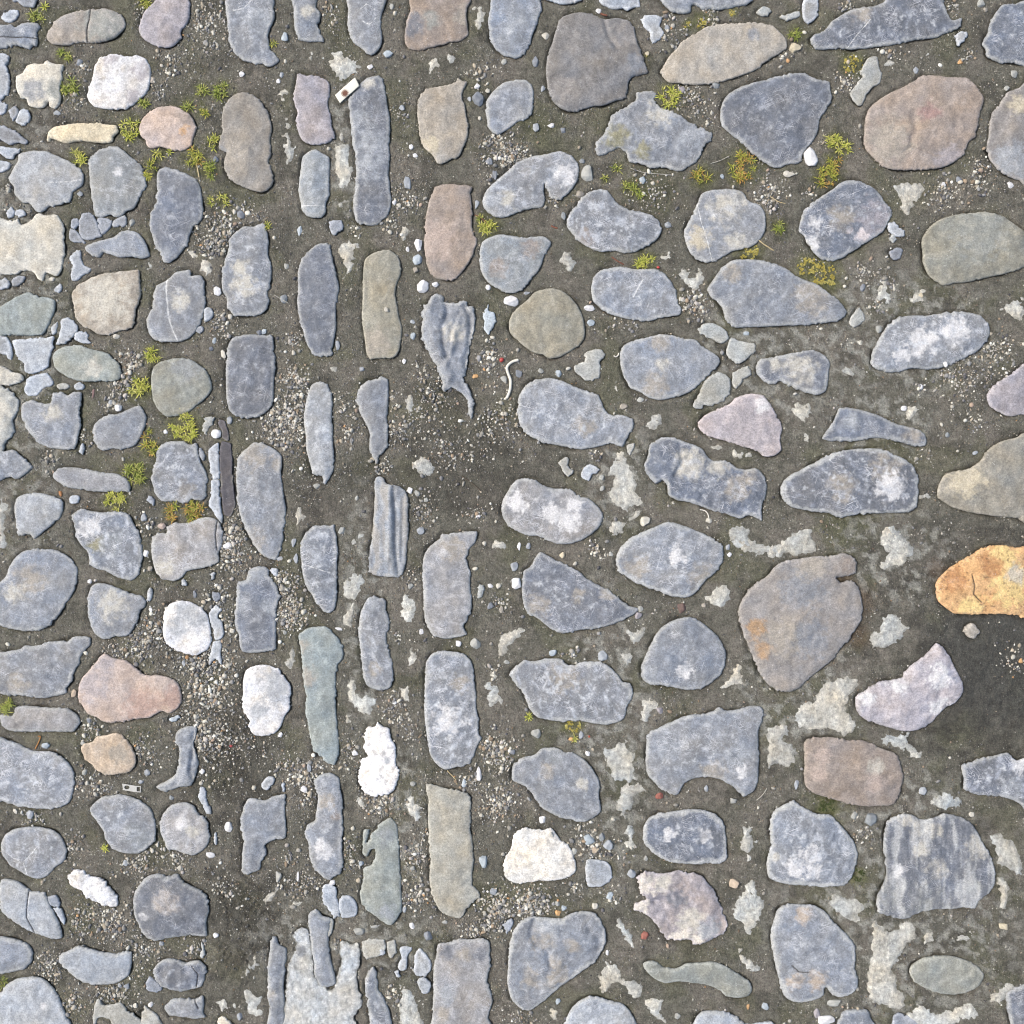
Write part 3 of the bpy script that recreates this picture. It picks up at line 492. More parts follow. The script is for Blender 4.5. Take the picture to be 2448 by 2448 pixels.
P|320,262,20,14,cr 715,612,20,15,cr 1345,325,1,1,wh 1375,722,14,28,cr 1320,640,12,22,bl 1300,688,14,14,sd 1597,590,17,17,sd 1628,583,17,17,bl 1335,1213,30,28,wh 725,1048,22,22,wh 682,1020,14,20,sp 1020,1200,14,14,wh 1412,1135,18,24,sp 1780,1100,14,16,wh 838,1730,13,13,wh 372,1580,11,18,ru 995,1780,26,20,pk 1400,1905,32,20,wh 1395,1800,13,13,wh 1430,1795,13,13,wh 1810,1880,15,28,sp 885,1725,20,26,sp 760,1372,13,11,wh 575,965,8,34,rd 380,1905,13,11,cr 358,1900,10,12,cr 320,1350,10,18,sp 800,1580,11,10,wh 1515,1860,10,14,sd
M|935,725,55,y 860,930,80,y 1130,1170,100,y 910,1215,32,o 920,1310,50,o 825,1445,80,g 710,1630,72,y 1055,1660,40,o 1055,1720,34,o 1190,1690,68,o
G|820,760,90,1.4 740,920,80,1.6 690,1010,60,1.4 1370,560,80,1.3 1330,500,60,1 1780,640,60,1.2 1750,1100,150,1.5 1780,850,90,1.1 1350,20,60,1.2 1430,1830,70,1.6 1450,1710,60,1.1 900,1760,70,1.1 300,1390,60,1 1550,560,1,0 780,830,60,1.2 500,1250,60,.5
T 566 566
c|sd|tall curved slate cobble like a cucumber with scratches|w:.2|378,310 375,230 390,160 430,100 490,50 540,35 575,55 585,110 600,180 615,240 630,310 620,380 612,450 612,540 605,610 590,680 580,730 520,742 470,725 440,680 415,610 395,540 378,470 372,390
c|ol|peanut-shaped olive cobble with a snail-like pebble|p:ta,850,660,90|780,200 790,140 830,105 900,80 950,85 990,120 1010,170 1010,230 985,290 975,360 990,430 1000,490 1018,560 1012,640 1000,700 970,742 910,750 860,750 820,755 800,720 790,650 780,580 770,490 775,400 775,300
c|sl|pale folded flame-shaped rock with a thin curled tail|f:.25;w:.4;h:1.3;q:14,8,1285,405,1300,470,1268,560,1275,660,1298,740;q:24,-6,1200,400,1185,520,1210,650,1270,770,1310,880;q:13,-4,1345,600,1325,700,1290,800;q:13,6,1405,430,1440,500,1440,620,1425,720,1410,800;q:12,4,1370,470,1330,560,1310,640;q:9,-3,1340,410,1400,420,1440,470;p:cr,1340,600,60;r:1|1145,430 1180,400 1195,370 1235,347 1275,370 1275,400 1330,405 1400,392 1425,420 1460,440 1470,500 1460,580 1440,660 1425,740 1415,820 1400,880 1430,930 1455,1000 1462,1070 1445,1118 1430,1090 1425,1030 1400,980 1350,940 1320,925 1280,960 1265,930 1262,880 1235,810 1200,750 1170,690 1140,630 1138,540 1145,480
s|bl||1515,480 1550,415 1555,455 1585,470 1595,520 1570,580 1540,600 1520,560 1525,520
c|sp|finger-shaped pale slate cobble with a frayed lower end|w:.5|420,1050 435,980 460,915 510,890 550,905 580,950 588,1020 585,1100 592,1180 590,1260 598,1340 595,1440 560,1500 540,1528 525,1480 500,1470 470,1465 455,1410 430,1320 425,1230 412,1140
c|sl|narrow kinked slate splinter above the grooved cobble|w:.2|735,980 755,930 800,890 860,875 890,862 930,880 935,950 932,1040 925,1120 932,1200 930,1290 900,1330 880,1350 865,1395 840,1370 815,1300 820,1220 800,1160 770,1110 745,1050
c|sp|tall pale cobble fluted with lengthwise ridges|g:1;q:9,7,965,1530,975,1700,975,1900,995,2080;q:16,-4,940,1560,945,1750,935,2000;q:7,4,1025,1600,1020,1800,1015,2000|850,1500 870,1478 900,1480 925,1520 1000,1535 1040,1570 1058,1630 1055,1720 1060,1800 1050,1900 1045,1990 1030,2060 1000,2095 930,2095 860,2085 815,2060 812,1990 820,1920 835,1820 845,1700 848,1600
m||1090,1380 1130,1350 1180,1360 1225,1420 1190,1490 1140,1540 1110,1470 1080,1430
m||1030,1000 1070,960 1100,1000 1090,1060 1060,1110 1030,1060
m||570,800 610,795 630,830 590,840
m||355,1660 380,1640 430,1730 400,1770 370,1800 350,1740
m||740,1820 790,1815 775,1870 700,1930 660,1925
m||630,30 700,20 720,30 780,45 755,80 730,120 715,200 705,240 680,240 665,180 640,130 620,80
m||680,330 705,320 700,390 685,370
P|1135,305,1,1,wh 620,670,14,30,sp 1085,525,16,14,sp 1088,612,16,24,bl 1045,605,11,15,cr 1575,620,12,12,wh 1625,760,1,1,rd 1648,878,20,20,pg 1735,845,22,28,sl 1468,858,20,14,or 1030,768,13,17,wh 1330,1100,1,1,wh 1240,1195,11,11,wh 1745,1312,13,13,ta 1132,1808,24,24,sp 1065,1560,17,22,wh 1110,1580,18,20,pg 738,1608,12,18,pg 490,1535,22,18,pg 1485,1720,16,16,wh 1165,1620,15,14,pg 645,1812,20,24,pg 780,1690,13,13,cr 322,1098,14,15,wh 295,1085,12,14,wh 1020,1440,1,1,wh 1870,825,18,18,pg 1525,1888,13,16,cr 352,718,13,13,wh 300,710,13,13,wh 465,785,12,13,sd 770,815,15,15,sp 1540,640,14,12,ta 1730,697,14,14,sp 1490,750,14,20,gy 920,450,15,15,cr 1100,555,10,12,wh 1555,315,1,1,wh 350,1880,16,30,wh 1030,1245,12,14,sp 400,975,12,16,sl
G|330,1150,200,1.5 650,1050,80,1.2 960,1000,70,1 1000,1200,100,1.2 900,1420,70,1.2 1150,860,90,.8 1230,1000,110,1 1550,780,110,1.1 1150,1680,80,1.2 1450,1700,90,.8 1300,1330,200,.5 1650,1150,200,.5 380,880,80,1 350,650,60,1 700,1200,80,.9 1120,1120,60,1 850,1000,1,0 1250,1280,40,1 1080,1400,1,0
T 1132 566
c|sl|rounded slate cobble with a pale starburst near its middle|w:.6;e:.8|725,310 740,250 780,210 850,190 920,185 990,198 1060,198 1130,200 1190,240 1225,290 1250,350 1262,410 1280,440 1270,480 1220,490 1150,500 1080,520 1000,515 920,500 850,480 790,450 745,410 728,360|v:985,370,1010,320,1040,270,9
c|ol|smooth khaki cobble shaped like a rounded triangle|h:1.3|218,530 235,480 280,430 330,390 380,340 440,322 500,318 560,340 610,385 650,440 675,500 685,560 685,620 650,670 590,710 530,740 470,748 420,725 370,715 320,680 260,630 225,590
c|sl|large blue-grey teardrop cobble with pale upper rim|p:ta,1150,640,60;p:ta,1120,920,80;p:cr,1160,790,40;e:.6|900,740 915,680 970,645 1050,625 1140,602 1220,605 1290,625 1360,630 1400,665 1450,700 1510,740 1512,785 1470,830 1420,880 1370,930 1300,970 1230,990 1170,1005 1090,995 1030,960 970,930 930,870 908,810
s|pg||620,790 680,770 680,720 740,695 790,695 810,730 785,770 775,850 740,885 690,880 650,855 625,830
m||845,900 880,895 905,920 890,960 855,945
c|sl|big tadpole-shaped slate cobble with chipped blunt tail|w:.7;e:.6;p:ta,680,1170,60;h:1.2|270,1060 280,980 320,920 380,880 460,870 540,885 620,920 700,950 760,970 790,1020 810,1065 850,1100 900,1095 950,1108 985,1130 985,1175 950,1230 920,1290 880,1285 850,1270 780,1290 700,1305 620,1305 520,1285 440,1270 370,1240 310,1200 280,1140
s|pg||1385,560 1440,530 1500,540 1560,585 1570,630 1520,658 1470,630 1420,610 1390,600
s|pg||1560,690 1585,620 1640,640 1680,650 1740,665 1735,700 1700,740 1640,780 1600,770 1560,730
s|pg||1595,840 1640,815 1690,795 1708,850 1660,880 1620,935 1595,910
s|pg||1350,1040 1380,990 1400,940 1430,880 1490,835 1540,840 1580,880 1582,940 1560,990 1500,1030 1440,1040 1380,1060
m||1060,1130 1100,1090 1140,1070 1180,1110 1175,1160 1140,1195 1070,1205 1055,1170
c|pk2|dusty pink rounded triangle cobble with a cream rim|p:vi,1700,1170,190;p:wh,1780,1030,50;e:.8|1380,1160 1410,1110 1470,1075 1560,1040 1620,990 1680,968 1750,968 1800,990 1840,1050 1870,1110 1900,1170 1895,1220 1890,1260 1895,1310 1860,1345 1800,1355 1750,1320 1680,1300 1610,1275 1540,1255 1470,1235 1410,1205
m||1450,1290 1510,1280 1560,1300 1520,1318 1470,1315
m||1565,1320 1610,1308 1695,1345 1660,1370 1600,1355
c|sd|long knobbly blue cobble with cream blotches|p:cr,1330,1400,90;p:ta,1620,1550,80;p:cr,1500,1420,60;p:ta,1700,1470,50;f:.25;w:.5;h:1.2;q:15,5,1270,1290,1285,1390,1240,1470;q:16,-4,1130,1330,1180,1400;q:18,4,1400,1500,1560,1450,1640,1480|1055,1400 1075,1340 1090,1270 1150,1238 1230,1235 1310,1265 1400,1300 1440,1350 1480,1380 1560,1380 1620,1420 1670,1435 1740,1425 1790,1470 1805,1530 1800,1590 1780,1640 1775,1700 1770,1745 1720,1720 1680,1720 1640,1735 1560,1710 1480,1690 1400,1660 1320,1635 1250,1620 1200,1590 1190,1530 1160,1500 1120,1520 1080,1480 1055,1440
m||830,1420 870,1340 910,1305 950,1350 985,1420 1010,1500 1010,1560 1045,1600 1035,1650 980,1680 940,1695 880,1665 840,1640 820,1580 850,1540 855,1490 825,1460
s|pg||520,1390 560,1360 590,1370 580,1410 615,1440 600,1470 560,1465 540,1425
s|sp||665,1440 700,1400 745,1410 778,1435 740,1465 705,1498 670,1480
m||830,1790 860,1740 930,1750 990,1690 1040,1680 1020,1730 950,1760 930,1820 870,1855 830,1830
c|gy|bumpy grey cobble splashed with bright white quartz|p:wh,480,1700,60;p:wh,590,1740,70;p:wh,270,1640,60;p:wh,620,1650,50;e:.6;w:.8;h:1.2|172,1690 180,1620 215,1560 260,1500 340,1485 400,1510 430,1530 500,1550 580,1550 650,1590 720,1620 770,1665 797,1710 785,1770 740,1820 680,1860 600,1890 520,1893 460,1870 400,1845 330,1840 260,1810 200,1765
m||1570,1830 1620,1770 1680,1800 1700,1850 1760,1880 1850,1890 1900,1870 1932,1900 1932,1960 1850,1990 1760,1960 1680,1950 1620,1900
m||100,1885 160,1855 210,1870 205,1910 150,1920
s|pg||945,1290 990,1270 985,1310 960,1345
P|720,528,24,20,bl 1680,597,19,13,bl 525,840,20,22,bl 268,698,14,16,sp 583,812,14,14,sl 720,405,11,9,wh 1530,715,13,13,wh 1055,1750,30,32,cr 1450,1745,20,18,cr 873,1740,17,11,wh 1030,1005,24,18,pg 1063,1005,8,8,cr 865,1087,10,8,wh 788,1485,16,18,pg 790,1550,15,18,pg 783,1357,12,12,pg 930,1045,26,20,ta 1443,1792,10,10,cr 285,1315,14,13,ta 1325,520,17,11,sp 815,577,10,10,cr 340,1905,14,20,sp 280,1905,12,28,wh 68,1890,13,13,cr 425,820,16,16,pg 1370,410,15,12,wh 1362,450,16,12,or 1405,437,14,14,wh 95,315,16,18,wh 325,347,20,11,sp 1860,1870,1,1,wh
G|1370,430,90,1.4 90,720,60,1 150,1100,80,.6 80,1200,80,.6 760,1340,50,1.3 900,540,60,.5 1000,560,30,1
T 1698 566
s|pg||855,530 870,490 915,435 935,460 955,500 930,535 880,558
m||890,680 900,640 940,630 940,670 905,697
m||1770,440 1850,410 1932,360 1932,520 1860,500 1800,470
c|sl|oval slate cobble with a cloud of white scuffs|p:wh,1300,650,90;p:wh,1500,590,90;p:wh,1170,740,50;w:.8;h:1.3|985,770 1000,700 1030,640 1060,590 1100,540 1150,500 1230,485 1330,485 1420,470 1510,458 1590,465 1660,485 1710,530 1722,590 1700,650 1650,700 1580,740 1500,780 1430,805 1340,820 1250,810 1180,825 1110,838 1040,820 1000,800
c|sd|small blue-grey cobble with a pale triangular face|p:cr,550,820,90;p:cr,410,790,50;e:.7|280,800 300,760 360,745 430,730 510,715 580,700 640,700 690,720 735,770 730,830 725,900 710,950 660,975 600,965 540,940 480,920 430,890 380,912 330,890 290,850
m||785,790 850,785 900,830 890,865 840,855 800,825
c|sd|dark blue wedge-shaped cobble thinning to a flat tail|p:ta,1250,1210,60;p:sp,870,1130,50;f:.3|690,1240 720,1190 760,1130 790,1060 830,1050 900,1060 980,1080 1060,1110 1140,1150 1220,1170 1290,1190 1328,1230 1325,1285 1260,1290 1200,1270 1130,1255 1060,1240 1000,1240 920,1255 850,1262 780,1262 730,1258
c|sd|large dark blue cobble narrower at left with tan stains|p:ta,1080,1430,90;p:ta,800,1540,90;p:wh,1100,1540,90;w:.7;h:1.3;e:.9|430,1570 445,1510 490,1470 560,1430 630,1395 700,1355 780,1325 870,1310 950,1303 1040,1305 1110,1330 1180,1360 1240,1400 1270,1450 1282,1520 1280,1600 1270,1660 1220,1695 1140,1700 1050,1702 960,1705 880,1715 800,1728 720,1700 640,1695 560,1680 490,1660 450,1620
c|vi|mauve-grey rounded cobble cut by the right edge|w:.3|1705,970 1740,920 1800,880 1860,840 1970,780 1970,1070 1900,1095 1850,1108 1790,1090 1730,1050 1708,1010
c|to|large tan teardrop cobble cut by the right edge|p:cy,1560,1500,100;h:1.4|1395,1590 1410,1520 1450,1460 1530,1440 1610,1420 1670,1370 1710,1310 1790,1260 1870,1240 1970,1235 1970,1730 1880,1730 1780,1725 1680,1710 1580,1695 1490,1665 1430,1630
m||480,1040 520,1010 570,1030 620,1030 630,1080 600,1140 610,1220 640,1290 600,1310 560,1250 570,1160 530,1120 490,1080
m||1190,1100 1220,1040 1270,1030 1285,1080 1230,1130 1195,1130
m||110,1820 160,1770 240,1800 240,1850 320,1890 400,1880 470,1840 560,1790 620,1790 640,1850 660,1932 600,1960 480,1970 360,1975 220,1940 140,1900
m||1060,1830 1110,1760 1180,1820 1220,1870 1270,1950 1200,1980 1100,1975 1050,1920
m||1290,1590 1340,1570 1360,1600 1320,1620 1290,1610
P|1038,568,19,24,pg 223,598,19,13,bl 682,568,12,13,wh 1297,925,17,18,wh 1192,1058,18,16,wh 520,968,12,10,wh 638,1172,11,11,wh 1423,1157,14,10,wh 605,628,12,10,sp 1460,1222,15,17,sg 1630,1330,17,13,sp 1520,1320,12,9,wh 685,1753,12,11,wh 1248,1790,10,10,cr 1300,1885,10,10,cr 1450,785,14,18,wh 72,715,13,13,wh 1870,1880,1,1,wh
G|1750,720,150,1.2 1560,900,130,1.1 1630,1140,60,1.1 1450,850,60,1 1290,930,40,1 1300,1350,40,1 1030,430,60,1.3 1100,300,60,1
T 0 566
c|dk|sunken dark purplish bar of slate beside pale upright shards|h:.1;e:0|1358,1275 1385,1262 1420,1275 1428,1350 1432,1450 1440,1560 1448,1650 1425,1720 1385,1712 1370,1640 1360,1500 1352,1380
s|dk||1345,1135 1375,1128 1395,1160 1410,1215 1405,1255 1370,1240 1362,1190 1345,1170
P|1410,1175,1,1,wh
M|
G|1435,1850,70,1.5
T 0 1132
c|sl|broad mottled slate cobble under level pale slab with ochre lichen|w:1;p:oc,600,430,50;p:wh,560,340,70;p:sg,700,420,70|445,260 480,220 540,225 620,238 700,230 760,240 800,260 830,320 860,370 870,430 880,500 870,570 850,630 810,658 760,650 700,630 650,600 600,590 550,560 545,490 500,440 470,390 460,330
c|gy|cracked grey cobble with cut-in corner above the bright white one|w:.9;p:cr,1020,580,60|1030,330 1080,300 1150,305 1210,280 1270,268 1330,280 1360,320 1375,370 1365,440 1345,500 1350,540 1280,575 1200,590 1150,605 1120,640 1070,663 1010,650 965,620 945,560 932,480 935,410 960,370 1030,360|k:1340,290,1330,380,1340,470
c|sl|big round slate cobble with tan smear at the left edge|p:ta,190,650,90;p:cr,90,740,60;w:.3|-20,700 30,640 60,570 100,510 170,470 250,460 340,470 420,510 470,560 480,610 465,700 420,780 370,860 300,940 240,968 150,970 60,955 0,935 -20,925
c|sl|rounded square slate cobble with a sunken pale middle|p:cr,700,810,90;e:.3|540,780 555,710 590,675 660,680 740,710 820,740 870,750 900,790 890,825 865,840 850,900 820,960 780,1000 720,1005 640,1020 590,990 555,930 540,860
c|wh|round bright white cobble beside upright shards|p:sp,1150,850,70;p:sp,1100,960,60;p:sp,1230,900,50|1008,900 1010,850 1050,800 1110,785 1170,790 1230,820 1270,860 1290,920 1300,980 1300,1040 1270,1090 1210,1120 1140,1110 1070,1080 1020,1040 1003,980
c|sl|broad slate cobble with square tab at the left edge|p:ta,110,1290,70;w:.4|-20,1120 40,1095 120,1080 150,1060 230,1060 290,1035 360,1030 420,1030 450,1005 500,1000 555,1010 558,1050 530,1085 495,1130 490,1170 460,1220 440,1280 410,1320 405,1355 340,1370 270,1385 200,1380 130,1365 60,1370 0,1355 -20,1350
c|pk|big salmon pink teardrop cobble with grainy surface|p:vi,560,1300,100;p:vi,640,1150,70;p:rp,900,1450,120;p:rp,1080,1380,70;h:1.3|482,1330 500,1270 540,1220 590,1160 640,1108 700,1135 770,1150 830,1190 890,1240 960,1240 1040,1255 1090,1285 1115,1340 1120,1400 1090,1450 1040,1475 990,1465 930,1500 860,1510 800,1520 740,1530 650,1533 590,1500 545,1480 510,1440 485,1390
c|gy|sausage-shaped grey cobble on the left edge under broad slate|w:.3;e:.3|0,1490 40,1485 80,1490 100,1440 150,1428 220,1435 270,1440 350,1440 420,1450 470,1480 495,1530 460,1580 400,1592 310,1590 220,1590 120,1590 50,1580 10,1550
c|pe|striped peach pebble-like cobble with fine brown bands|g:.5;p:ta,740,1720,60|497,1690 520,1665 570,1650 600,1620 660,1610 700,1595 740,1605 790,1650 815,1690 835,1740 830,1800 790,1840 720,1850 650,1857 600,1830 560,1790 520,1750
c|sl|curling narrow slate piece with a dark inner groove|w:.3;f:.3;q:9,7,1195,1600,1188,1700,1172,1830,1190,1880|1115,1570 1160,1555 1210,1560 1205,1620 1190,1670 1215,1740 1218,1820 1190,1900 1165,1925 1100,1932 1020,1960 960,1930 1030,1890 1080,1850 1095,1790 1105,1710 1080,1650 1085,1600
c|sl|large slate cobble cut by the left edge, pale flecked|w:1|-20,1640 50,1640 130,1670 200,1705 290,1710 360,1730 420,1780 455,1840 460,1900 450,1960 430,2020 360,2060 250,2065 120,2050 20,2020 -20,2000
c|wh|white oval cobble streaked with fine scratches|w:.2;p:sp,1700,1300,100;p:sp,1600,1450,50;v:1570,1250,1600,1330,1680,1430,4|1500,1260 1520,1205 1580,1180 1640,1178 1710,1200 1750,1250 1790,1310 1790,1380 1785,1450 1750,1500 1730,1560 1690,1600 1620,1618 1560,1605 1530,1555 1535,1520 1500,1460 1495,1370
c|sd|notched upright slate slab with a pale slanting band|p:sp,1480,790,60;p:sp,1660,820,50;p:sp,1580,620,60|1530,600 1560,578 1600,570 1645,580 1660,630 1700,680 1720,740 1730,760 1705,820 1700,900 1700,980 1698,1080 1640,1095 1560,1105 1500,1100 1475,1060 1470,990 1450,950 1445,860 1455,780 1460,680 1480,660 1515,655
s|sp||1285,870 1320,815 1360,830 1340,880 1370,920 1375,1005 1325,1025 1310,950
s|sp||1315,1035 1365,1035 1360,1100 1365,1180 1330,1140 1290,1180 1285,1140 1300,1090
s|sp||1665,590 1700,582 1715,600 1705,628 1670,615
s|sd||1310,730 1350,735 1362,765 1330,790 1310,770
s|sp||1295,615 1325,612 1315,655 1300,650
s|sp||1115,660 1145,655 1150,690 1125,690
s|sp||905,730 925,700 940,720 930,780 910,785
s|bl||1040,1510 1090,1490 1110,1505 1060,1530
m||1770,1130 1800,1060 1820,1110 1810,1190 1790,1220 1750,1180
P|898,490,17,22,wh 925,585,16,16,ta 890,597,11,11,wh 552,665,14,15,wh 588,657,11,11,wh 50,1050,13,15,wh 455,1352,15,26,pe 283,1675,26,20,bl 548,1520,15,20,sl 518,1840,16,20,pg 503,1800,13,14,wh 510,1660,16,16,pg 1132,1165,12,22,sp 1810,415,15,28,sp 1822,520,15,32,sp 1725,525,20,14,sp 1358,690,13,13,wh 1200,745,12,24,sl 905,1840,20,20,sp 1245,1835,14,18,wh 1725,1610,18,16,wh 1240,1560,11,13,or 930,840,10,30,wh 1480,830,1,1,wh 528,1105,12,14,wh 1240,1905,14,14,wh 1765,1800,12,12,pg 1430,970,16,15,cr 1400,540,13,13,pe 1755,980,13,16,pg 1725,1035,12,15,sl
M|30,1435,55,g
G|1440,500,120,1.8 1300,1150,180,1.6 1280,1350,170,1.6 1000,950,110,1.5 880,1000,90,1.5 850,1100,120,1.3 1800,850,100,1.5 1750,650,60,1.2 1400,920,70,1.5 1200,1550,120,1 900,1700,120,.9 1400,1650,200,.8 1350,760,90,1.3 570,1570,80,1 1060,1050,60,1.2 700,1080,60,1.1
T 566 1132
c|sl|long slate cobble with thin pale vein above the green slab|w:.9|440,345 480,320 550,318 600,315 610,370 620,450 618,540 620,640 615,740 605,830 570,858 530,845 490,800 465,750 430,700 410,640 400,570 392,500 395,420|v:405,555,480,580,570,610,5
c|gl|long grey-green slab tapering to a pointed foot|p:ta,430,1250,60;p:ta,400,1060,40|380,1000 400,975 440,950 520,940 570,955 600,990 635,1020 655,1080 655,1130 620,1190 610,1260 610,1350 610,1450 620,1550 630,1650 628,1740 600,1790 560,1785 510,1740 470,1700 450,1620 440,1540 425,1480 425,1380 410,1280 405,1180 395,1090
c|sl|slender upright slate cobble with peeling right edge|w:.6;p:sp,830,800,40;p:ta,850,1200,40|800,775 840,752 900,770 920,790 915,830 935,880 940,940 920,1000 930,1060 945,1120 960,1180 965,1260 950,1310 905,1335 850,1332 800,1300 780,1250 770,1170 760,1080 750,1000 752,920 765,850
c|gy|tall pale grey cobble with chin-like top right beak|p:ta,1330,460,70;w:.7|1145,560 1160,480 1195,440 1240,410 1270,375 1340,365 1410,358 1478,355 1470,420 1430,470 1415,530 1440,620 1435,680 1445,760 1445,840 1420,900 1395,950 1415,995 1350,1010 1300,1018 1240,1010 1200,985 1165,920 1150,830 1150,740 1143,650
c|sl|long rounded slate cobble with white starburst scratches|p:wh,1310,1520,90;p:ta,1380,1290,60;w:1;e:.7|1165,1170 1200,1110 1260,1090 1330,1095 1400,1110 1440,1150 1460,1210 1465,1290 1475,1370 1475,1440 1490,1520 1488,1590 1505,1630 1480,1680 1460,1740 1420,1795 1350,1810 1280,1823 1230,1790 1195,1740 1180,1680 1165,1580 1155,1470 1155,1370 1160,1260
c|ww|chalk-white knobbly rock pinched at its waist|p:sp,920,1760,25;r:1|790,1620 800,1565 850,1558 870,1530 900,1555 940,1570 950,1630 980,1680 985,1740 975,1780 1000,1840 990,1900 960,1960 900,1980 830,1985 780,1960 755,1900 750,1830 770,1760 810,1740 780,1690
m||680,610 750,590 800,660 770,720 740,800 720,870 725,940 690,952 655,930 650,880 680,840 690,790 655,750 650,680
m||700,1250 740,1290 760,1350 860,1370 850,1440 800,1495 740,1450 680,1390 685,1320
m||670,1490 690,1460 715,1510 690,1560 670,1560
m||1010,750 1060,740 1110,790 1100,880 1060,930 1010,910
m||1040,1140 1080,1070 1115,1120 1110,1170 1060,1190
m||1000,1330 1050,1310 1070,1370 1050,1420 1010,1390
m||1520,1290 1560,1280 1620,1310 1640,1360 1660,1410 1600,1450 1575,1480 1530,1420
s|pg||1480,700 1500,685 1525,700 1515,750 1485,765
P|1425,1040,1,1,wh 1468,1045,34,36,pg 1362,1047,18,18,wh 1135,975,14,18,wh 1562,692,20,16,wh 1612,692,18,18,cr 1722,680,34,36,wh 1708,575,24,28,sp 1558,815,17,22,sl 1628,838,14,22,ta 1070,690,18,18,pg 627,957,24,10,wh 727,1720,20,18,wh 265,1610,18,15,wh 973,1408,14,16,wh 1568,1048,13,14,bl 1665,1163,19,14,pg 1400,1905,15,28,bl 1160,1025,10,18,ta 1468,585,12,15,ta 1762,1612,11,13,or 1440,1815,10,14,sd 1580,1720,13,14,wh 1700,1715,15,16,sl 990,1610,9,13,or 1515,790,11,11,bl 1762,880,12,16,sp
G|1600,1700,120,1.8 950,1430,80,1.1 280,700,130,1.4 330,880,100,1.6 1620,790,60,1.1 1080,640,60,1 1590,1220,60,.8 680,1700,100,1 450,1880,120,1.2 1000,1000,50,1 1100,1600,100,.7 1460,1900,80,1.1 1720,1300,1,0 1020,1500,80,.8
T 1132 1132
c|sd|dark shark-fin slate cobble pointing to one side|p:ta,400,810,70;p:ta,640,750,40;p:ta,830,730,50;w:.6|400,488 450,500 520,540 600,575 660,610 700,650 780,690 840,720 900,770 960,815 1015,830 1000,860 940,890 880,920 820,940 740,955 650,965 550,985 480,960 430,920 390,890 340,870 310,820 298,740 300,660 310,600 350,570
c|sl|broad lens-shaped slate cobble with a raised pale ridge|p:ta,1000,580,80;p:wh,1250,500,50;p:ta,1400,640,80;e:.9;h:1.3;w:.6|875,530 900,460 960,400 1040,360 1120,325 1200,297 1280,315 1370,350 1450,385 1510,420 1538,460 1535,540 1500,600 1430,660 1390,710 1340,755 1280,765 1200,750 1120,720 1050,695 990,670 940,630 885,595
c|sl|raised grey teardrop cobble with a white hooked smear|p:wh,1300,1210,50;p:sp,1080,1230,50;h:1.5|1033,1190 1060,1120 1090,1050 1130,980 1180,930 1250,895 1330,885 1400,915 1460,960 1520,1020 1550,1090 1550,1170 1520,1240 1460,1290 1400,1325 1320,1335 1240,1320 1160,1305 1090,1300 1040,1265
c|sl|wide lumpy slate cobble with pale crusted edges|w:.9;p:ta,560,1260,90;e:.8|222,1240 250,1195 310,1150 350,1155 400,1150 450,1138 540,1140 560,1165 620,1180 660,1160 740,1155 790,1160 840,1190 880,1230 920,1280 970,1300 983,1370 950,1430 930,1500 890,1530 820,1548 740,1540 660,1525 560,1530 480,1520 400,1505 350,1460 325,1400 300,1340 260,1300
c|sl|large slate block with a deep bite from its base|p:sp,1200,1690,60;p:sp,1620,1730,70;p:ta,1480,1830,70;p:wh,1650,1830,40;h:1.4;w:.5|1070,1610 1110,1580 1180,1545 1260,1510 1330,1485 1400,1480 1470,1465 1510,1438 1560,1460 1630,1450 1700,1430 1760,1432 1785,1460 1780,1520 1755,1580 1755,1660 1760,1740 1755,1820 1750,1900 1720,1960 1660,1985 1600,1930 1520,1885 1430,1870 1350,1880 1290,1925 1250,1980 1180,1960 1120,1910 1070,1850 1058,1770 1062,1690
m||1425,770 1470,700 1530,655 1580,700 1585,770 1530,835 1470,810
m||140,1060 160,1000 220,960 290,935 330,970 290,1020 230,1060 200,1110 150,1140
m||930,960 1000,960 1060,930 1060,980 1010,1050 970,1040
m||890,1100 960,1090 1000,1120 980,1170 930,1185
m||1020,1390 1070,1370 1140,1390 1150,1450 1100,1490 1080,1535 1020,1510
m||760,1670 830,1690 890,1650 950,1640 960,1700 1000,1710 1005,1790 990,1840 1025,1880 970,1900 860,1905 840,1830 800,1770
m||900,1920 1020,1900 1060,1932 1050,1970 920,1970
m||1480,1310 1560,1280 1610,1170 1650,1170 1670,1260 1670,1335 1600,1310 1520,1325
m||90,1240 120,1220 150,1250 130,1275
s|sl||540,0 1,1 2,2
P|1283,825,30,32,rb 1420,810,15,14,ta 490,1103,24,22,bl 800,1128,30,32,sp 772,985,13,13,wh 1028,832,17,20,pg 1015,872,22,22,vi 265,680,1,1,wh 250,575,1,1,sp 548,505,17,20,cy 1148,1460,20,22,vi 705,1725,16,16,wh 735,1697,13,13,wh 665,1610,16,26,sp 605,1635,20,13,or 300,1880,1,1,wh 1565,455,13,18,sp 1575,500,15,16,wh 210,1165,1,1,pg 412,1435,1,1,wh 325,1452,9,14,cy 1795,1485,8,10,or 95,810,1,1,sl 390,1600,30,30,pg 1208,1465,14,14,pg 625,555,13,13,sl 768,580,12,13,pg 612,1108,13,20,sg 548,1110,10,12,pg 845,495,14,16,pg 300,1618,1,1,or
M|615,1550,55,c 345,1505,14,y 620,1640,18,y
G|745,470,60,1.6 800,520,40,1.2 160,800,1,0 120,1800,1,0 600,1110,60,1 1000,900,50,.6 160,1760,100,1.3
T 1698 1132
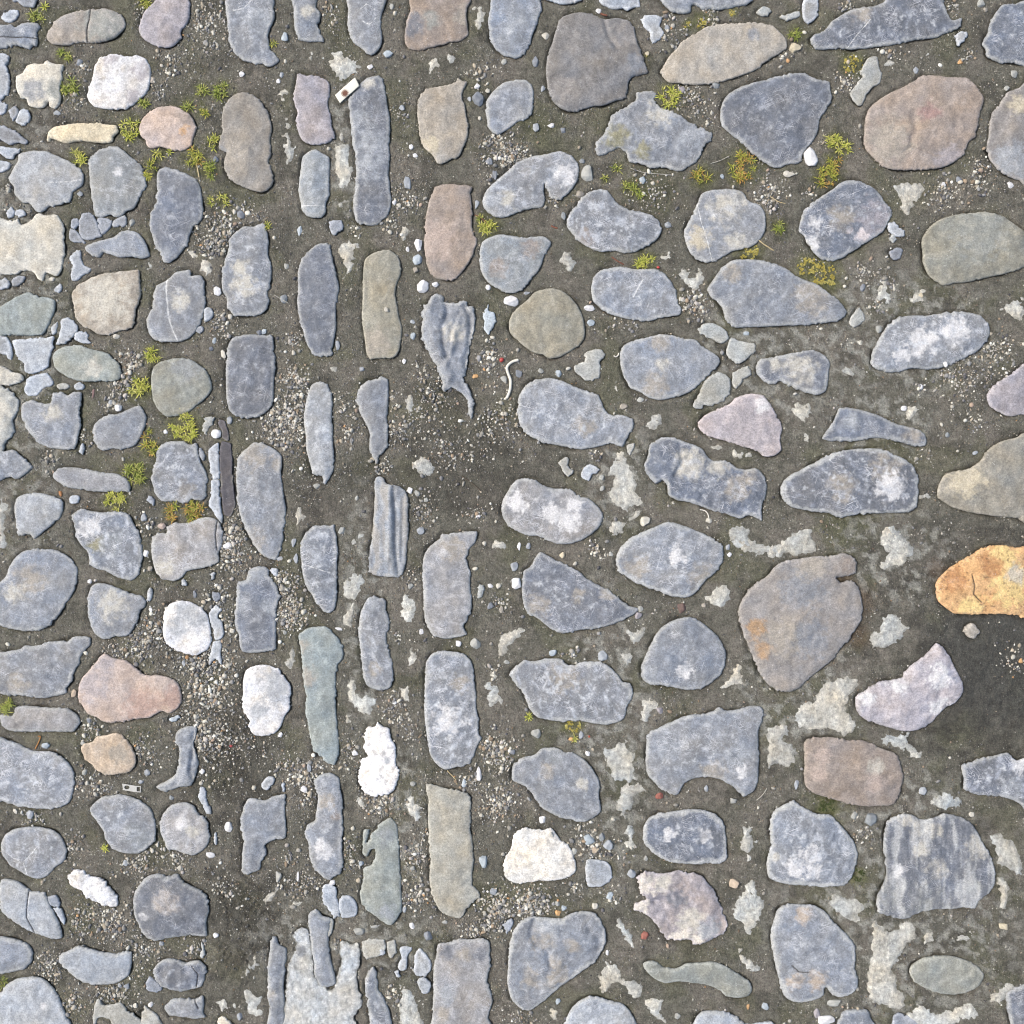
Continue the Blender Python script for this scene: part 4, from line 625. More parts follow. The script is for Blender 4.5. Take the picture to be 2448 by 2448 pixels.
c|gb|huge grey-brown cobble with ochre streaks and a bitten corner|p:sl,560,700,130;p:or2,280,950,60;p:or2,330,1080,50;p:ta,450,1000,120;p:ta,620,560,90;g:.5;ga:1;h:1.6;p:sl,620,1020,110;p:br,850,570,60|172,830 200,770 250,700 300,660 350,630 390,580 450,540 540,525 640,510 740,505 830,490 890,520 900,560 895,610 840,630 780,640 800,670 870,660 910,700 930,760 940,830 930,900 890,970 850,1030 800,1080 760,1140 700,1190 620,1250 560,1310 490,1345 420,1335 370,1310 330,1270 300,1220 270,1150 240,1080 210,1010 190,940 175,880
c|or|rusty orange and yellow cobble cut by the right edge|p:ye,1850,700,130;p:ye,1600,830,80;p:ru,1480,640,80;p:ye,1800,500,80;p:ru,1720,560,70;p:cr,1870,620,60;h:1.5|1385,700 1400,650 1460,590 1520,550 1590,510 1650,470 1720,445 1800,440 1880,455 1970,480 1970,875 1880,870 1780,865 1680,868 1580,868 1500,860 1440,820 1400,780|k:1600,620,1615,680,1610,740,1660,790
c|vi|knobbly pale mauve cobble bent like a boomerang|p:wh,1150,1290,60;p:wh,1400,1250,70;p:wh,1400,1430,60;p:wh,950,1380,50;w:1;h:1.5;f:.3|890,1400 910,1360 960,1330 1000,1300 1060,1280 1120,1270 1170,1260 1200,1220 1250,1170 1310,1130 1350,1090 1395,1045 1430,1070 1470,1120 1500,1180 1530,1240 1555,1290 1555,1350 1510,1410 1450,1440 1400,1490 1350,1540 1270,1580 1180,1585 1100,1565 1020,1540 950,1510 905,1470
c|br|smooth brown rounded-block cobble with pale marks|p:pk,690,1730,50;p:pk,660,1840,50;p:cr,1010,1800,50;p:pk,1010,1900,60;h:1.5;e:.3|575,1700 580,1650 630,1625 710,1622 800,1628 850,1645 920,1640 980,1655 1050,1690 1110,1710 1150,1730 1170,1790 1190,1860 1175,1930 1160,1990 1120,2040 1060,2045 960,2050 880,2040 800,2020 720,1995 640,1970 590,1930 575,1850 578,1780
m||1060,900 1130,860 1200,900 1240,950 1190,1010 1120,1070 1000,1070 985,1020 970,980 1040,950
m||500,1480 540,1420 640,1380 680,1300 760,1260 830,1240 900,1260 940,1290 880,1350 840,1430 860,1480 920,1540 880,1600 820,1620 740,1580 640,1590 560,1580 510,1540
m||350,1570 420,1540 470,1530 490,1590 450,1640 520,1680 540,1760 500,1810 400,1800 350,1830 340,1740 350,1680
m||980,1640 1060,1600 1160,1590 1230,1600 1240,1660 1310,1720 1280,1770 1200,1720 1120,1690 1040,1670
m||1050,330 1110,300 1180,370 1230,440 1200,560 1130,580 1080,620 1030,580 1080,500 1040,440
c|ta|round tan nub poking from the wet mud||1560,970 1575,940 1610,920 1640,940 1655,975 1630,1010 1590,1010
P|683,295,16,10,cr 1248,332,12,12,cr 1300,425,11,12,cr 1502,427,11,12,cr 572,1357,8,8,wh 1912,1155,14,17,or 1475,1750,12,12,pg 1480,1655,8,8,wh 1425,370,10,10,pg 110,460,1,1,wh
G|1870,1150,90,.7 1300,1350,1,0
T 0 1698
c|sl|apple-shaped slate cobble with a concave flank near a stamped tag|w:.6;p:sg,850,780,80|555,615 580,570 640,530 720,520 800,530 870,560 930,610 955,680 960,780 920,840 850,882 760,878 690,850 650,790 635,740 600,690 570,650
c|gy|small crinkled round grey cobble with radiating pale ribs|w:1;p:wh,1130,700,40;p:cr,1190,740,40;g:.6|985,690 1010,630 1060,580 1130,565 1190,585 1230,640 1275,680 1290,760 1285,820 1240,870 1190,893 1130,880 1080,862 1030,855 1010,800 990,760
c|sl|rounded slate cobble with fine vein network at the left edge|w:.8;e:.4|5,830 30,770 80,735 160,718 250,720 330,740 385,790 410,860 400,920 340,970 290,1020 240,1038 180,1025 120,990 60,950 15,890|v:20,850,90,910,150,930,170,1000,4;v:150,930,190,890,240,830,4
c|wh|knobbly white peanut-like stone among gravel|w:.3;r:1|420,1030 435,990 480,978 530,995 560,1025 620,1030 650,1060 680,1095 710,1125 728,1170 720,1205 670,1210 610,1190 560,1170 520,1140 500,1110 450,1090 430,1065
c|sp|broken pale slate slab with chips along its edge|w:.4|5,1050 60,1040 120,1060 180,1105 240,1120 280,1130 310,1200 350,1280 380,1350 380,1400 330,1410 260,1390 180,1360 100,1310 40,1270 0,1210|k:180,1110,175,1170,170,1270,215,1370
s|sl||295,1150 340,1140 368,1175 365,1210 310,1200
s|sp||330,1215 380,1230 400,1290 395,1320 370,1290
c|sd|big square-shouldered slate cobble with a tan handprint mark|p:tap,1030,1170,75;p:wh,890,1260,25;h:1.3;w:.3|820,1170 835,1110 870,1060 910,1020 970,1005 1030,1015 1090,1008 1120,1040 1170,1080 1240,1110 1280,1160 1285,1240 1270,1310 1270,1390 1180,1385 1100,1395 1020,1405 950,1420 890,1390 850,1320 825,1250
c|sl|smooth slate cobble end rounding off from the left edge|w:.2|-20,1402 60,1402 130,1420 180,1450 205,1500 190,1560 150,1595 80,1610 -20,1610
c|sp|curved pale slate cobble like a melon slice|w:.2|358,1515 400,1490 450,1465 490,1445 560,1470 640,1490 720,1495 805,1480 812,1540 800,1620 760,1660 700,1685 620,1690 540,1685 470,1650 410,1600 370,1560|k:490,1448,560,1463,640,1484,715,1488
c|sd|chipped shell-like slate cobble with dark side hollows|w:.5;f:.4|940,1610 970,1560 1020,1530 1090,1535 1140,1555 1200,1540 1240,1550 1272,1590 1265,1640 1240,1700 1190,1715 1130,1730 1060,1725 1000,1700 960,1665|k:1185,1570,1225,1620,1210,1700
s|sl||900,1680 920,1640 950,1660 1000,1715 960,1735 910,1725
c|sl|blocky little slate piece below the shell-like one|w:.4|1015,1820 1070,1770 1140,1775 1200,1775 1250,1760 1258,1810 1250,1860 1262,1890 1200,1900 1130,1890 1050,1880 1020,1850|k:1200,1780,1225,1830
c|sp|large smooth dome-topped slate cobble in the bottom corner|p:wh,275,1810,22;h:1.2|-20,1790 0,1740 40,1690 100,1655 180,1640 250,1645 300,1680 350,1740 380,1810 410,1890 420,1970 -20,1970
s|pg||575,1850 605,1770 630,1810 680,1820 740,1800 800,1860 870,1910 900,1970 700,1970 690,1920 640,1890 600,1900 590,1960 575,1960
s|pg||885,1830 900,1825 960,1870 1000,1932 1000,1970 870,1970
c|sl|jagged slate slab shaped like a boot beside tyre-marked mud|w:.4|1525,550 1560,540 1630,555 1680,530 1750,515 1760,560 1755,640 1765,740 1750,790 1680,800 1630,830 1640,880 1610,930 1600,980 1550,1000 1520,1015 1490,990 1490,900 1500,800 1480,720 1485,640
s|sp||1610,450 1650,405 1695,425 1650,490 1620,485
s|sp||1735,450 1750,455 1755,500 1740,495
s|sp||1225,500 1240,470 1270,500 1270,560 1295,600 1300,640 1270,635 1250,590 1230,560
s|sp||1320,755 1335,760 1335,825 1318,820
s|pg||1240,1430 1260,1460 1260,1500 1240,1530 1235,1480
m||1475,1650 1510,1600 1540,1540 1590,1500 1590,1590 1540,1620 1520,1680 1480,1675
m||1480,1700 1550,1720 1620,1760 1620,1880 1560,1900 1500,1830 1480,1760
m||1340,1790 1380,1770 1418,1790 1400,1840 1360,1855 1335,1820
m||1425,1810 1460,1795 1475,1830 1450,1870
s|cr||1345,1900 1380,1885 1430,1932 1440,1970 1350,1970
m||1610,1160 1680,1110 1720,1080 1700,1140 1640,1200
m||1800,1190 1830,1170 1880,1190 1860,1230
P|1058,540,15,16,sg 1295,888,28,20,wh 1410,718,25,34,wh 1110,968,20,18,cr 188,640,24,26,sp 95,622,14,16,cr 135,628,11,10,cr 1325,1385,18,18,wh 565,1380,12,14,wh 775,940,18,20,sp 868,442,17,13,sp 1875,490,22,24,wh 1715,1020,20,34,pg 1835,1030,8,34,wh 1768,830,12,16,pe 580,1255,14,16,cy 265,1055,9,15,wh 1565,475,14,14,sp 515,380,1,1,pg 930,1810,16,17,wh 835,1820,14,15,cr 740,1695,15,15,sp 780,1700,18,18,sp 1140,1498,14,14,sl 1155,1478,9,11,wh 995,1435,16,14,sp 378,635,13,15,sg 910,770,1,1,wh 970,828,10,12,wh 940,865,13,13,sp 860,1635,6,14,or 1475,1885,18,24,sp 1280,1720,1,1,wh 465,1760,12,12,cr
M|10,1675,35,g 650,850,14,y
G|700,1320,150,1.5 500,1280,100,1.1 280,1550,90,1.6 700,1740,120,1.5 300,1620,60,1.3 900,1450,100,1.2 1080,920,100,1.2 850,950,120,1.2 450,850,80,1.2 480,450,80,1.1 1250,780,60,1 1250,200,100,1.2 1740,340,60,1.3 200,660,90,.9 450,1800,80,1.2 620,480,80,1.1 1400,1100,120,.6 1200,1480,80,1.1 1780,900,60,1
T 566 1698
c|sl|lumpy slate cobble with a narrow neck and swollen body|p:wh,540,850,60;p:ta,560,560,50;p:br,620,650,30;w:.5|475,430 520,395 580,385 630,420 640,490 652,560 650,640 655,720 650,800 650,880 660,950 640,1000 590,1030 575,1048 540,1035 500,1000 460,940 445,880 440,820 418,760 440,700 480,680 490,620 500,540 485,480
c|gn|green-grey splinter with a torn notch and pits|p:sp,930,1240,50;p:sg,920,780,50;w:.4;e:.6|780,740 820,735 800,810 830,770 870,710 930,665 960,670 985,700 995,780 1000,870 1005,960 1012,1060 1015,1150 1018,1210 1000,1270 950,1323 900,1305 850,1265 790,1220 760,1160 765,1090 780,1040 780,975 830,950 855,900 850,855 825,860 800,900 775,880 778,800
c|ol2|long sandy olive slab with a thumb-like spur at its foot||1163,450 1220,460 1290,480 1350,490 1420,510 1440,560 1440,640 1440,740 1455,830 1460,920 1450,1010 1455,1080 1500,1135 1460,1180 1420,1220 1380,1280 1320,1270 1270,1250 1230,1200 1200,1130 1185,1050 1190,950 1185,850 1180,740 1178,640 1178,540
m||1040,515 1080,505 1110,560 1140,600 1135,670 1090,690 1060,640 1030,590
m||730,540 780,530 795,590 770,615 740,600
m||680,475 715,475 720,505 695,505
s|sp||530,1090 570,1070 610,1090 615,1150 630,1200 635,1260 600,1275 570,1230 530,1180
s|sp||630,1160 680,1140 720,1160 745,1215 735,1260 690,1278 640,1270
s|sl||1640,1320 1690,1285 1705,1310 1680,1350 1660,1380
c|wg|big rough grey-white cement patch forked around two slate slivers|m:1;w:.6;p:sl,400,1480,30;h:1.2;r:1|345,1390 370,1350 410,1335 440,1360 455,1430 470,1560 480,1640 520,1690 560,1720 600,1715 620,1640 640,1560 635,1480 640,1420 700,1440 740,1430 760,1480 755,1560 740,1640 750,1720 775,1790 750,1850 720,1900 720,1970 290,1970 295,1850 300,1750 310,1640 315,1570 350,1500 370,1430
c|sl|narrow slate sliver wedged between the cement patch and mortar|w:.2;p:ta,220,1740,30|215,1400 240,1395 260,1440 305,1470 305,1540 295,1620 290,1700 295,1790 285,1970 185,1970 200,1850 190,1730 188,1600 200,1500
c|sl|dark slate sliver lying in the fork of the cement patch|w:.3|445,1250 490,1225 530,1265 580,1285 570,1350 565,1430 580,1540 600,1620 610,1680 560,1705 510,1690 480,1640 475,1560 460,1470 450,1370 440,1300
s|pg||570,1290 595,1290 590,1350 570,1400 560,1370
s|pg||780,1420 850,1405 915,1420 910,1480 860,1520 800,1530 770,1480
s|pg||925,1430 975,1415 980,1490 950,1530 930,1490
s|sp||1005,1460 1080,1460 1050,1520 1045,1590 1010,1605 990,1580 1015,1530
s|sp||1100,1500 1130,1465 1180,1520 1200,1560 1190,1610 1150,1640 1100,1630 1090,1570
s|sp||1110,1670 1150,1645 1195,1680 1180,1740 1140,1740
s|sp||965,1610 990,1605 1010,1640 990,1640
s|sp||870,1470 900,1465 915,1500 880,1515
c|sl|thin tapering slate blade cut by the bottom edge|w:.7|795,1640 820,1590 845,1580 865,1640 870,1710 905,1770 935,1840 955,1930 960,1970 830,1970 815,1880 800,1790 790,1700
m||1000,1720 1050,1690 1100,1760 1130,1850 1160,1930 1150,1970 1020,1970 1000,1880
m||1130,1770 1150,1760 1170,1870 1150,1870
c|gy|big upright grey-mauve slab cut by the bottom edge|p:sp,1300,1750,60;p:ta,1400,1500,40;p:sd,1300,1480,50;p:sd,1500,1500,50;w:.5;p:ta,1270,1860,40;e:.5|1240,1440 1300,1430 1370,1405 1440,1410 1510,1400 1555,1430 1562,1500 1560,1580 1545,1660 1570,1750 1575,1800 1550,1880 1545,1970 1215,1970 1205,1870 1210,1740 1210,1620 1222,1520
P|418,490,1,1,wh 590,1060,18,18,wh 767,942,16,16,bl 918,532,17,11,wh 1078,1325,17,20,wh 1880,672,20,22,wh 1640,882,11,16,wh 1520,935,26,40,bl 1405,440,16,28,bl 1490,400,18,44,wh 1085,455,20,16,pg 258,1025,1,1,pg 665,790,8,14,cr 715,725,13,13,cr 1085,1105,8,20,wh 1035,1225,12,22,sp 1900,880,1,1,cr 890,1590,13,15,wh 1350,438,10,18,ol 688,1100,1,1,pg 755,1360,34,24,pg 1175,1390,28,30,sl 850,1330,34,9,pg 1280,1305,18,12,pg 750,1045,14,14,pg 1080,975,16,15,pg 1060,1000,1,1,sp 1935,765,13,18,cr 445,350,14,30,sp
M|
G|880,570,110,1.8 1090,900,90,1.9 1100,1150,100,1.5 1600,570,120,1.4 1600,1200,110,1.5 1850,1190,120,1.5 470,1050,80,1.1 950,1750,60,1.6 1450,1370,80,1.5 610,1440,40,1.6 370,380,80,1.2 700,850,60,1.4 680,950,60,1 350,1100,100,1 1550,1330,80,1.1 1150,750,50,1.3 420,560,80,.8 1500,900,1,0
T 1132 1698
c|sl|blunt slate cobble with a small cream chip mark|p:cr,670,450,35;p:ta,450,370,50;p:sg,500,260,60|238,380 245,340 300,290 370,275 420,235 500,228 560,255 620,265 690,310 740,370 775,440 775,530 783,620 740,660 680,688 600,675 520,655 450,620 400,580 360,510 310,465 240,430
c|ww2|cream-white speckled cobble like a bread bun||185,960 200,900 230,850 245,780 290,730 350,725 410,738 480,725 530,790 590,840 625,920 630,990 580,1030 490,1050 400,1050 290,1068 220,1050 185,1010
c|sl|triangular slate cobble with swirled tan patches|p:ta,420,1400,70;p:ta,610,1440,45;p:ta,500,1545,40;p:ta,360,1650,60;p:ta,520,1640,60;p:sp,450,1310,80;e:.8;f:.2;h:1.2;q:14,5,375,1285,350,1370,380,1440,460,1480,470,1560;q:22,-4,440,1340,560,1330;q:16,3,700,1330,780,1420|220,1440 240,1370 290,1300 350,1270 450,1275 540,1280 600,1250 680,1235 750,1250 790,1300 815,1370 812,1440 780,1500 740,1560 680,1600 610,1650 540,1700 480,1750 410,1810 340,1850 280,1830 230,1770 208,1680 212,1560
c|sd|dark loaf-shaped slate cobble with a pale worn rim|p:wh,1200,760,40;p:wh,1420,770,40;e:1;w:.6|1042,780 1050,710 1090,655 1160,630 1240,620 1330,608 1420,615 1490,640 1540,690 1555,770 1560,850 1562,910 1520,945 1440,945 1340,950 1240,940 1160,915 1100,870 1055,830
c|vi|ragged cobble with a cream crust around a mauve core|q:18,4,1120,1180,1250,1130,1400,1150;p:sd,1250,1160,60;p:ww2,1050,1080,70;p:ww2,1030,1210,50;p:ww2,1280,1390,70;p:ww2,1380,1420,50;p:cr,1330,1290,80;p:cr,1160,1050,60;p:sp,1450,1340,70;f:.5;r:1;w:.5|1005,1030 1050,990 1130,1000 1200,1000 1260,985 1320,1000 1390,1010 1450,1070 1490,1130 1520,1200 1555,1280 1565,1330 1530,1380 1470,1410 1430,1430 1370,1440 1320,1410 1260,1415 1190,1400 1140,1340 1100,1290 1050,1250 990,1230 995,1190 1060,1160 1020,1100
c|go|snaking grey-green finger of stone|e:.9|1045,1560 1090,1540 1130,1555 1180,1585 1250,1590 1310,1560 1400,1555 1480,1550 1560,1580 1640,1630 1700,1670 1715,1720 1690,1760 1620,1770 1560,1760 1490,1710 1430,1690 1350,1680 1270,1670 1180,1680 1110,1650 1060,1600
c|sp|pale rounded slate cobble cut by the bottom edge|w:.7|590,1860 640,1800 700,1765 780,1770 850,1790 920,1810 970,1860 1000,1920 1000,1970 580,1970
c|sp|sliver of domed slate at the bottom edge|w:.5|1350,1932 1390,1870 1450,1850 1540,1855 1620,1890 1670,1932 1690,1970 1340,1970
s|sp||690,930 770,920 840,950 850,1040 770,1088 700,1075
m||930,720 990,715 990,790 1005,850 960,865 925,830 940,780
m||870,600 890,500 960,460 1040,435 1065,490 1000,530 980,600 940,660 870,640
m||1640,790 1650,725 1715,715 1725,780 1760,800 1720,860 1710,940 1680,930 1660,870 1640,850
m||1590,1210 1640,1120 1710,1035 1760,1080 1780,1150 1800,1210 1770,1290 1740,1340 1710,1390 1660,1380 1640,1320 1600,1280
m||870,1290 900,1275 960,1360 1000,1420 990,1500 940,1430 890,1350
m||770,1620 830,1540 900,1580 930,1640 1000,1660 1050,1700 1040,1760 980,1785 920,1720 860,1700 790,1760 775,1700
m||1610,1480 1660,1450 1690,1530 1775,1570 1760,1610 1700,1610 1660,1570
m||1040,1800 1100,1750 1170,1790 1160,1860 1200,1932 1120,1900
m||465,1860 500,1820 530,1850 520,1920 480,1900
P|708,795,36,34,bl 790,780,20,28,sg 828,830,30,32,sp 420,672,20,24,wh 620,865,18,20,pg 745,860,16,24,pe 968,1005,28,28,sp 1433,482,13,22,sp 1605,1065,32,30,pe 1052,1390,24,26,rd2 1140,530,26,20,rd2 840,1140,22,24,bl 555,1218,17,17,bl 520,1248,18,18,or 750,1205,20,20,cr 515,1190,15,17,pg 120,1115,22,22,sp 520,1790,16,20,bl 1798,1825,22,22,bl 822,1490,11,18,wh 1195,1448,13,14,sp 1845,478,14,14,cr 1245,580,13,15,pg 1598,558,20,16,pg 860,670,12,16,pg 1060,912,14,18,pg 405,1245,15,15,cr 348,1120,13,13,cr 145,1248,12,12,cr 325,1215,14,13,wh 300,1225,13,15,wh 1690,1825,11,18,or2 1550,1845,8,8,cr 340,545,13,15,cr 560,715,8,10,wh 1785,1125,12,13,cr 1258,1885,20,20,pg 795,1230,14,12,pg 185,885,1,1,wh 565,1900,12,12,cr 915,608,12,12,cy
M|
G|740,870,100,1.2 850,1140,60,1.2 330,1180,120,1.6 150,1250,100,1.5 700,760,80,1 920,870,60,1 300,1900,100,1 150,600,100,1 620,1080,60,1.2 1230,570,1,0
T 1698 1698
c|sl|squarish slate cobble with a white splash like an X|p:wh,600,890,70;p:wh,520,970,60;p:wh,630,980,50;p:cr,400,890,30;p:sp,830,860,50;w:.8;e:1;h:1.3|348,920 370,840 365,760 370,670 400,610 460,580 510,552 560,590 640,630 740,645 790,690 840,750 885,810 908,890 895,960 870,1030 830,1075 750,1085 680,1090 600,1080 500,1075 420,1060 360,1030 348,980
c|sd|dark slate slab with vertical pale fluted bands|p:cr,1290,850,50;p:cr,1290,720,60;p:cr,1380,740,50;p:cr,1390,960,60;p:cr,1650,830,80;p:pg,1300,1180,120;p:pg,1100,1150,80;p:pg,1620,1080,50;p:cr,1200,660,50;p:wh,1150,980,40;g:1;h:1.2|1065,860 1070,760 1090,680 1160,640 1230,640 1300,670 1380,660 1440,635 1520,650 1590,680 1640,740 1680,820 1730,900 1755,980 1750,1070 1710,1130 1650,1180 1630,1220 1560,1215 1480,1225 1400,1225 1310,1240 1250,1265 1190,1285 1100,1270 1030,1240 1025,1150 1050,1100 1080,1020 1080,940
c|sl|large rounded slate cobble with a dark slit and orange tints|p:pe,565,1250,50;p:pe,650,1650,60;p:pe,520,1660,50;e:1;w:.5;h:1.3|370,1380 390,1290 420,1220 480,1190 560,1195 640,1200 700,1235 750,1290 800,1340 850,1390 890,1450 895,1530 890,1600 910,1660 900,1720 840,1760 780,1765 740,1740 710,1705 690,1760 620,1790 540,1800 480,1780 440,1730 420,1650 400,1570 380,1480|k:500,1565,540,1600,600,1605
c|go2|smooth green-grey lozenge pebble-cobble set in pale mortar|h:1.2|1225,1600 1250,1560 1310,1525 1400,1512 1490,1515 1580,1540 1650,1580 1685,1630 1660,1690 1600,1730 1510,1750 1420,1745 1340,1720 1270,1680 1235,1640
c|sd|rough dark slate cobble cut by the right edge in mud|w:.9;p:wh,1900,330,60;p:sp,1850,480,70|1545,340 1600,320 1680,290 1750,280 1830,262 1890,310 1970,300 1970,620 1900,570 1820,540 1740,525 1640,520 1560,480 1560,420
m||960,1290 1010,1280 1060,1320 1120,1350 1180,1300 1250,1310 1275,1400 1200,1460 1170,1540 1130,1600 1165,1640 1155,1700 1200,1740 1200,1840 1130,1850 1060,1820 1000,1800 965,1760 965,1620 980,1560 970,1450 990,1370
m||730,1190 760,1130 830,1150 900,1160 970,1200 940,1260 950,1330 890,1310 830,1290 780,1250
m||1720,770 1790,760 1870,810 1910,880 1932,960 1890,1030 1850,990 1790,960 1750,880
m||1770,1030 1830,1040 1850,1130 1820,1230 1780,1250 1790,1150
m||1340,560 1440,490 1540,530 1550,590 1450,610 1360,590
m||1220,1850 1280,1800 1400,1860 1500,1830 1620,1790 1650,1860 1580,1920 1450,1960 1300,1960 1210,1900
m||1700,1760 1780,1700 1850,1660 1900,1720 1820,1770 1800,1840 1750,1820
m||1300,1380 1370,1350 1380,1420 1320,1440
m||1500,1390 1560,1370 1620,1390 1550,1440
c|sl|small domed slate cobble at the bottom beside white chip|w:.7|800,1890 830,1850 900,1840 970,1850 990,1900 1020,1940 1020,1970 790,1970
s|sl||1120,1932 1140,1870 1220,1880 1270,1910 1290,1970 1120,1970
s|sp||0,1860 80,1855 160,1890 210,1932 380,1920 400,1970 0,1970
c|sd|dark slate corner cut by the bottom right|w:.3|1820,1740 1900,1700 1970,1700 1970,1970 1870,1970 1830,1850
P|887,645,22,26,pg 985,668,38,38,sg 1610,643,18,18,cr 1808,1330,30,20,cy 1772,1385,13,13,wh 385,475,16,16,cr 763,1802,44,20,pg 655,1865,22,30,vi 705,1905,54,30,wh 338,1828,24,24,bl 1308,495,26,26,sp 140,558,20,16,pg 295,600,12,10,cr 148,1065,1,1,pe 925,745,13,16,pg 1090,1350,1,1,cr 230,1825,12,20,or2 907,1715,11,13,cr 1285,1498,8,8,wh 530,455,14,30,sp 1400,435,10,18,pg 562,360,8,14,wh 1475,200,10,10,wh 488,1910,7,20,pg
M|920,1030,50,d 720,590,60,d
G|950,750,70,1.1 780,1550,1,0 860,1850,60,.7
'''

# ------------------------------------------------------------------ parse the traced survey
K = 750.0 / 1932.0
items = []; pebbles = []; mosses = []; gravel = []
ox = oy = 0
for line in DATA.splitlines():
    line = line.strip()
    if not line: continue
    if line[0] == 'T':
        _, a, b_ = line.split(); ox, oy = float(a), float(b_); continue
    f = line.split('|')
    cv = lambda x, y: (ox + float(x) * K, oy + float(y) * K)
    if f[0] in 'csm' and len(f[0]) == 1:
        if f[0] == 'c': kind, colr, lab, opt, pts = f[:5]; ext = f[5] if len(f) > 5 else ''
        elif f[0] == 's': kind, colr, opt, pts = f[:4]; lab = ext = ''
        else: kind = 'm'; colr = 'pg'; opt = f[1]; pts = f[2]; lab = ext = ''
        P = np.array([cv(*q.split(',')) for q in pts.split()])
        if len(P) < 4: continue
        it = dict(kind=kind, col=colr, label=lab, P=P, patches=[], veins=[], cracks=[], folds=[], m=0, w=.35, e=.5, h=1., f=0., g=0., ga=0., r=0.)
        for o_ in (opt + ';' + ext).split(';'):
            if ':' not in o_: continue
            k_, v_ = o_.split(':'); v_ = v_.split(',')
            if k_ == 'p':
                x, y = cv(v_[1], v_[2]); it['patches'].append((v_[0], x, y, float(v_[3]) * K))
            elif k_ == 'v':
                c_ = list(map(float, v_)); it['veins'].append((np.array([cv(c_[i], c_[i + 1]) for i in range(0, len(c_) - 1, 2)]), c_[-1] * K))
            elif k_ == 'q':
                c_ = list(map(float, v_)); it['folds'].append((c_[0] * K, c_[1], np.array([cv(c_[i], c_[i + 1]) for i in range(2, len(c_), 2)])))
            elif k_ == 'k':
                c_ = list(map(float, v_)); it['cracks'].append(np.array([cv(c_[i], c_[i + 1]) for i in range(0, len(c_), 2)]))
            else: it[k_] = float(v_[0])
        items.append(it)
    elif f[0] == 'P':
        for q in f[1].split():
            x, y, rx, ry, c_ = q.split(',')
            if float(rx) > 2: pebbles.append((*cv(x, y), float(rx) * K, float(ry) * K, c_))
    elif f[0] == 'M':
        for q in f[1].split():
            x, y, r_, c_ = q.split(','); mosses.append((*cv(x, y), float(r_) * K, c_))
    elif f[0] == 'G':
        for q in f[1].split():
            x, y, r_, d_ = map(float, q.split(','))
            if d_ > 0: gravel.append((*cv(x, y), r_ * K, d_))

# two tiles can trace the same thing once each: keep the first
def cen(P): return P.mean(0)
keep = []
for it in items:
    c0 = cen(it['P']); dup = False
    for k_ in keep:
        if k_['kind'] == it['kind'] and np.linalg.norm(cen(k_['P']) - c0) < 14: dup = True
    if not dup: keep.append(it)
items = keep
pk = []
for p in pebbles:
    if all((p[0] - q[0]) ** 2 + (p[1] - q[1]) ** 2 > 49 for q in pk): pk.append(p)
pebbles = pk
mk = []
for p in mosses:
    if all((p[0] - q[0]) ** 2 + (p[1] - q[1]) ** 2 > 64 for q in mk): mk.append(p)
mosses = mk

for i, it in enumerate(items):
    it['seed'] = i * 1.37 + 2
    rag = {'c': 1.3, 's': 1.6, 'm': 3.6}[it['kind']] * (1.8 if it['r'] else 1) * (.6 if it['col'] in ('ol', 'go', 'go2') else 1)
    if area2(it['P']) < 0: it['P'] = it['P'][::-1]
    it['Q'] = smooth_outline(it['P'], 1.9, rag, it['seed'])

# ------------------------------------------------------------------ raster of the stones and distance to them
R0, RS, RN = -240, 2.0, 1464
smask = np.zeros((RN, RN), bool); mmask = np.zeros((RN, RN), bool)
for it in items:
    Q = it['Q']
    i0, j0 = np.maximum(((Q.min(0) - R0) / RS).astype(int) - 1, 0); i1, j1 = np.minimum(((Q.max(0) - R0) / RS).astype(int) + 2, RN)
    gx, gy = np.meshgrid(R0 + RS * (np.arange(i0, i1) + .5), R0 + RS * (np.arange(j0, j1) + .5))
    m_ = inside(Q, gx, gy)
    (mmask if it['kind'] == 'm' else smask)[j0:j1, i0:i1] |= m_

def edt(mask, cap=24):
    # distance (in px) to the nearest set cell, by jump flooding over a small range
    n = mask.shape[0]
    yy, xx = np.mgrid[0:n, 0:n].astype(np.float32)
    sx = np.where(mask, xx, 1e6).astype(np.float32); sy = np.where(mask, yy, 1e6).astype(np.float32)
    best = (sx - xx) ** 2 + (sy - yy) ** 2
    for st in (16, 8, 4, 2, 1, 1):
        for dy in (-st, 0, st):
            for dx in (-st, 0, st):
                if dx == dy == 0: continue
                a = np.roll(sx, (dy, dx), (0, 1)); b = np.roll(sy, (dy, dx), (0, 1))
                d = (a - xx) ** 2 + (b - yy) ** 2
                m = d < best
                sx = np.where(m, a, sx); sy = np.where(m, b, sy); best = np.where(m, d, best)
    return np.minimum(np.sqrt(best) * RS, cap * RS)
d_out = edt(smask); d_in = edt(~smask)
sdf = d_out - d_in
def look(A, px, py):
    fx = np.clip((np.asarray(px) - R0) / RS - .5, 0, RN - 1.001); fy = np.clip((np.asarray(py) - R0) / RS - .5, 0, RN - 1.001)
    x = fx.astype(int); y = fy.astype(int); fx = fx - x; fy = fy - y
    A = A
    return (A[y, x] * (1 - fx) + A[y, x + 1] * fx) * (1 - fy) + (A[y + 1, x] * (1 - fx) + A[y + 1, x + 1] * fx) * fy

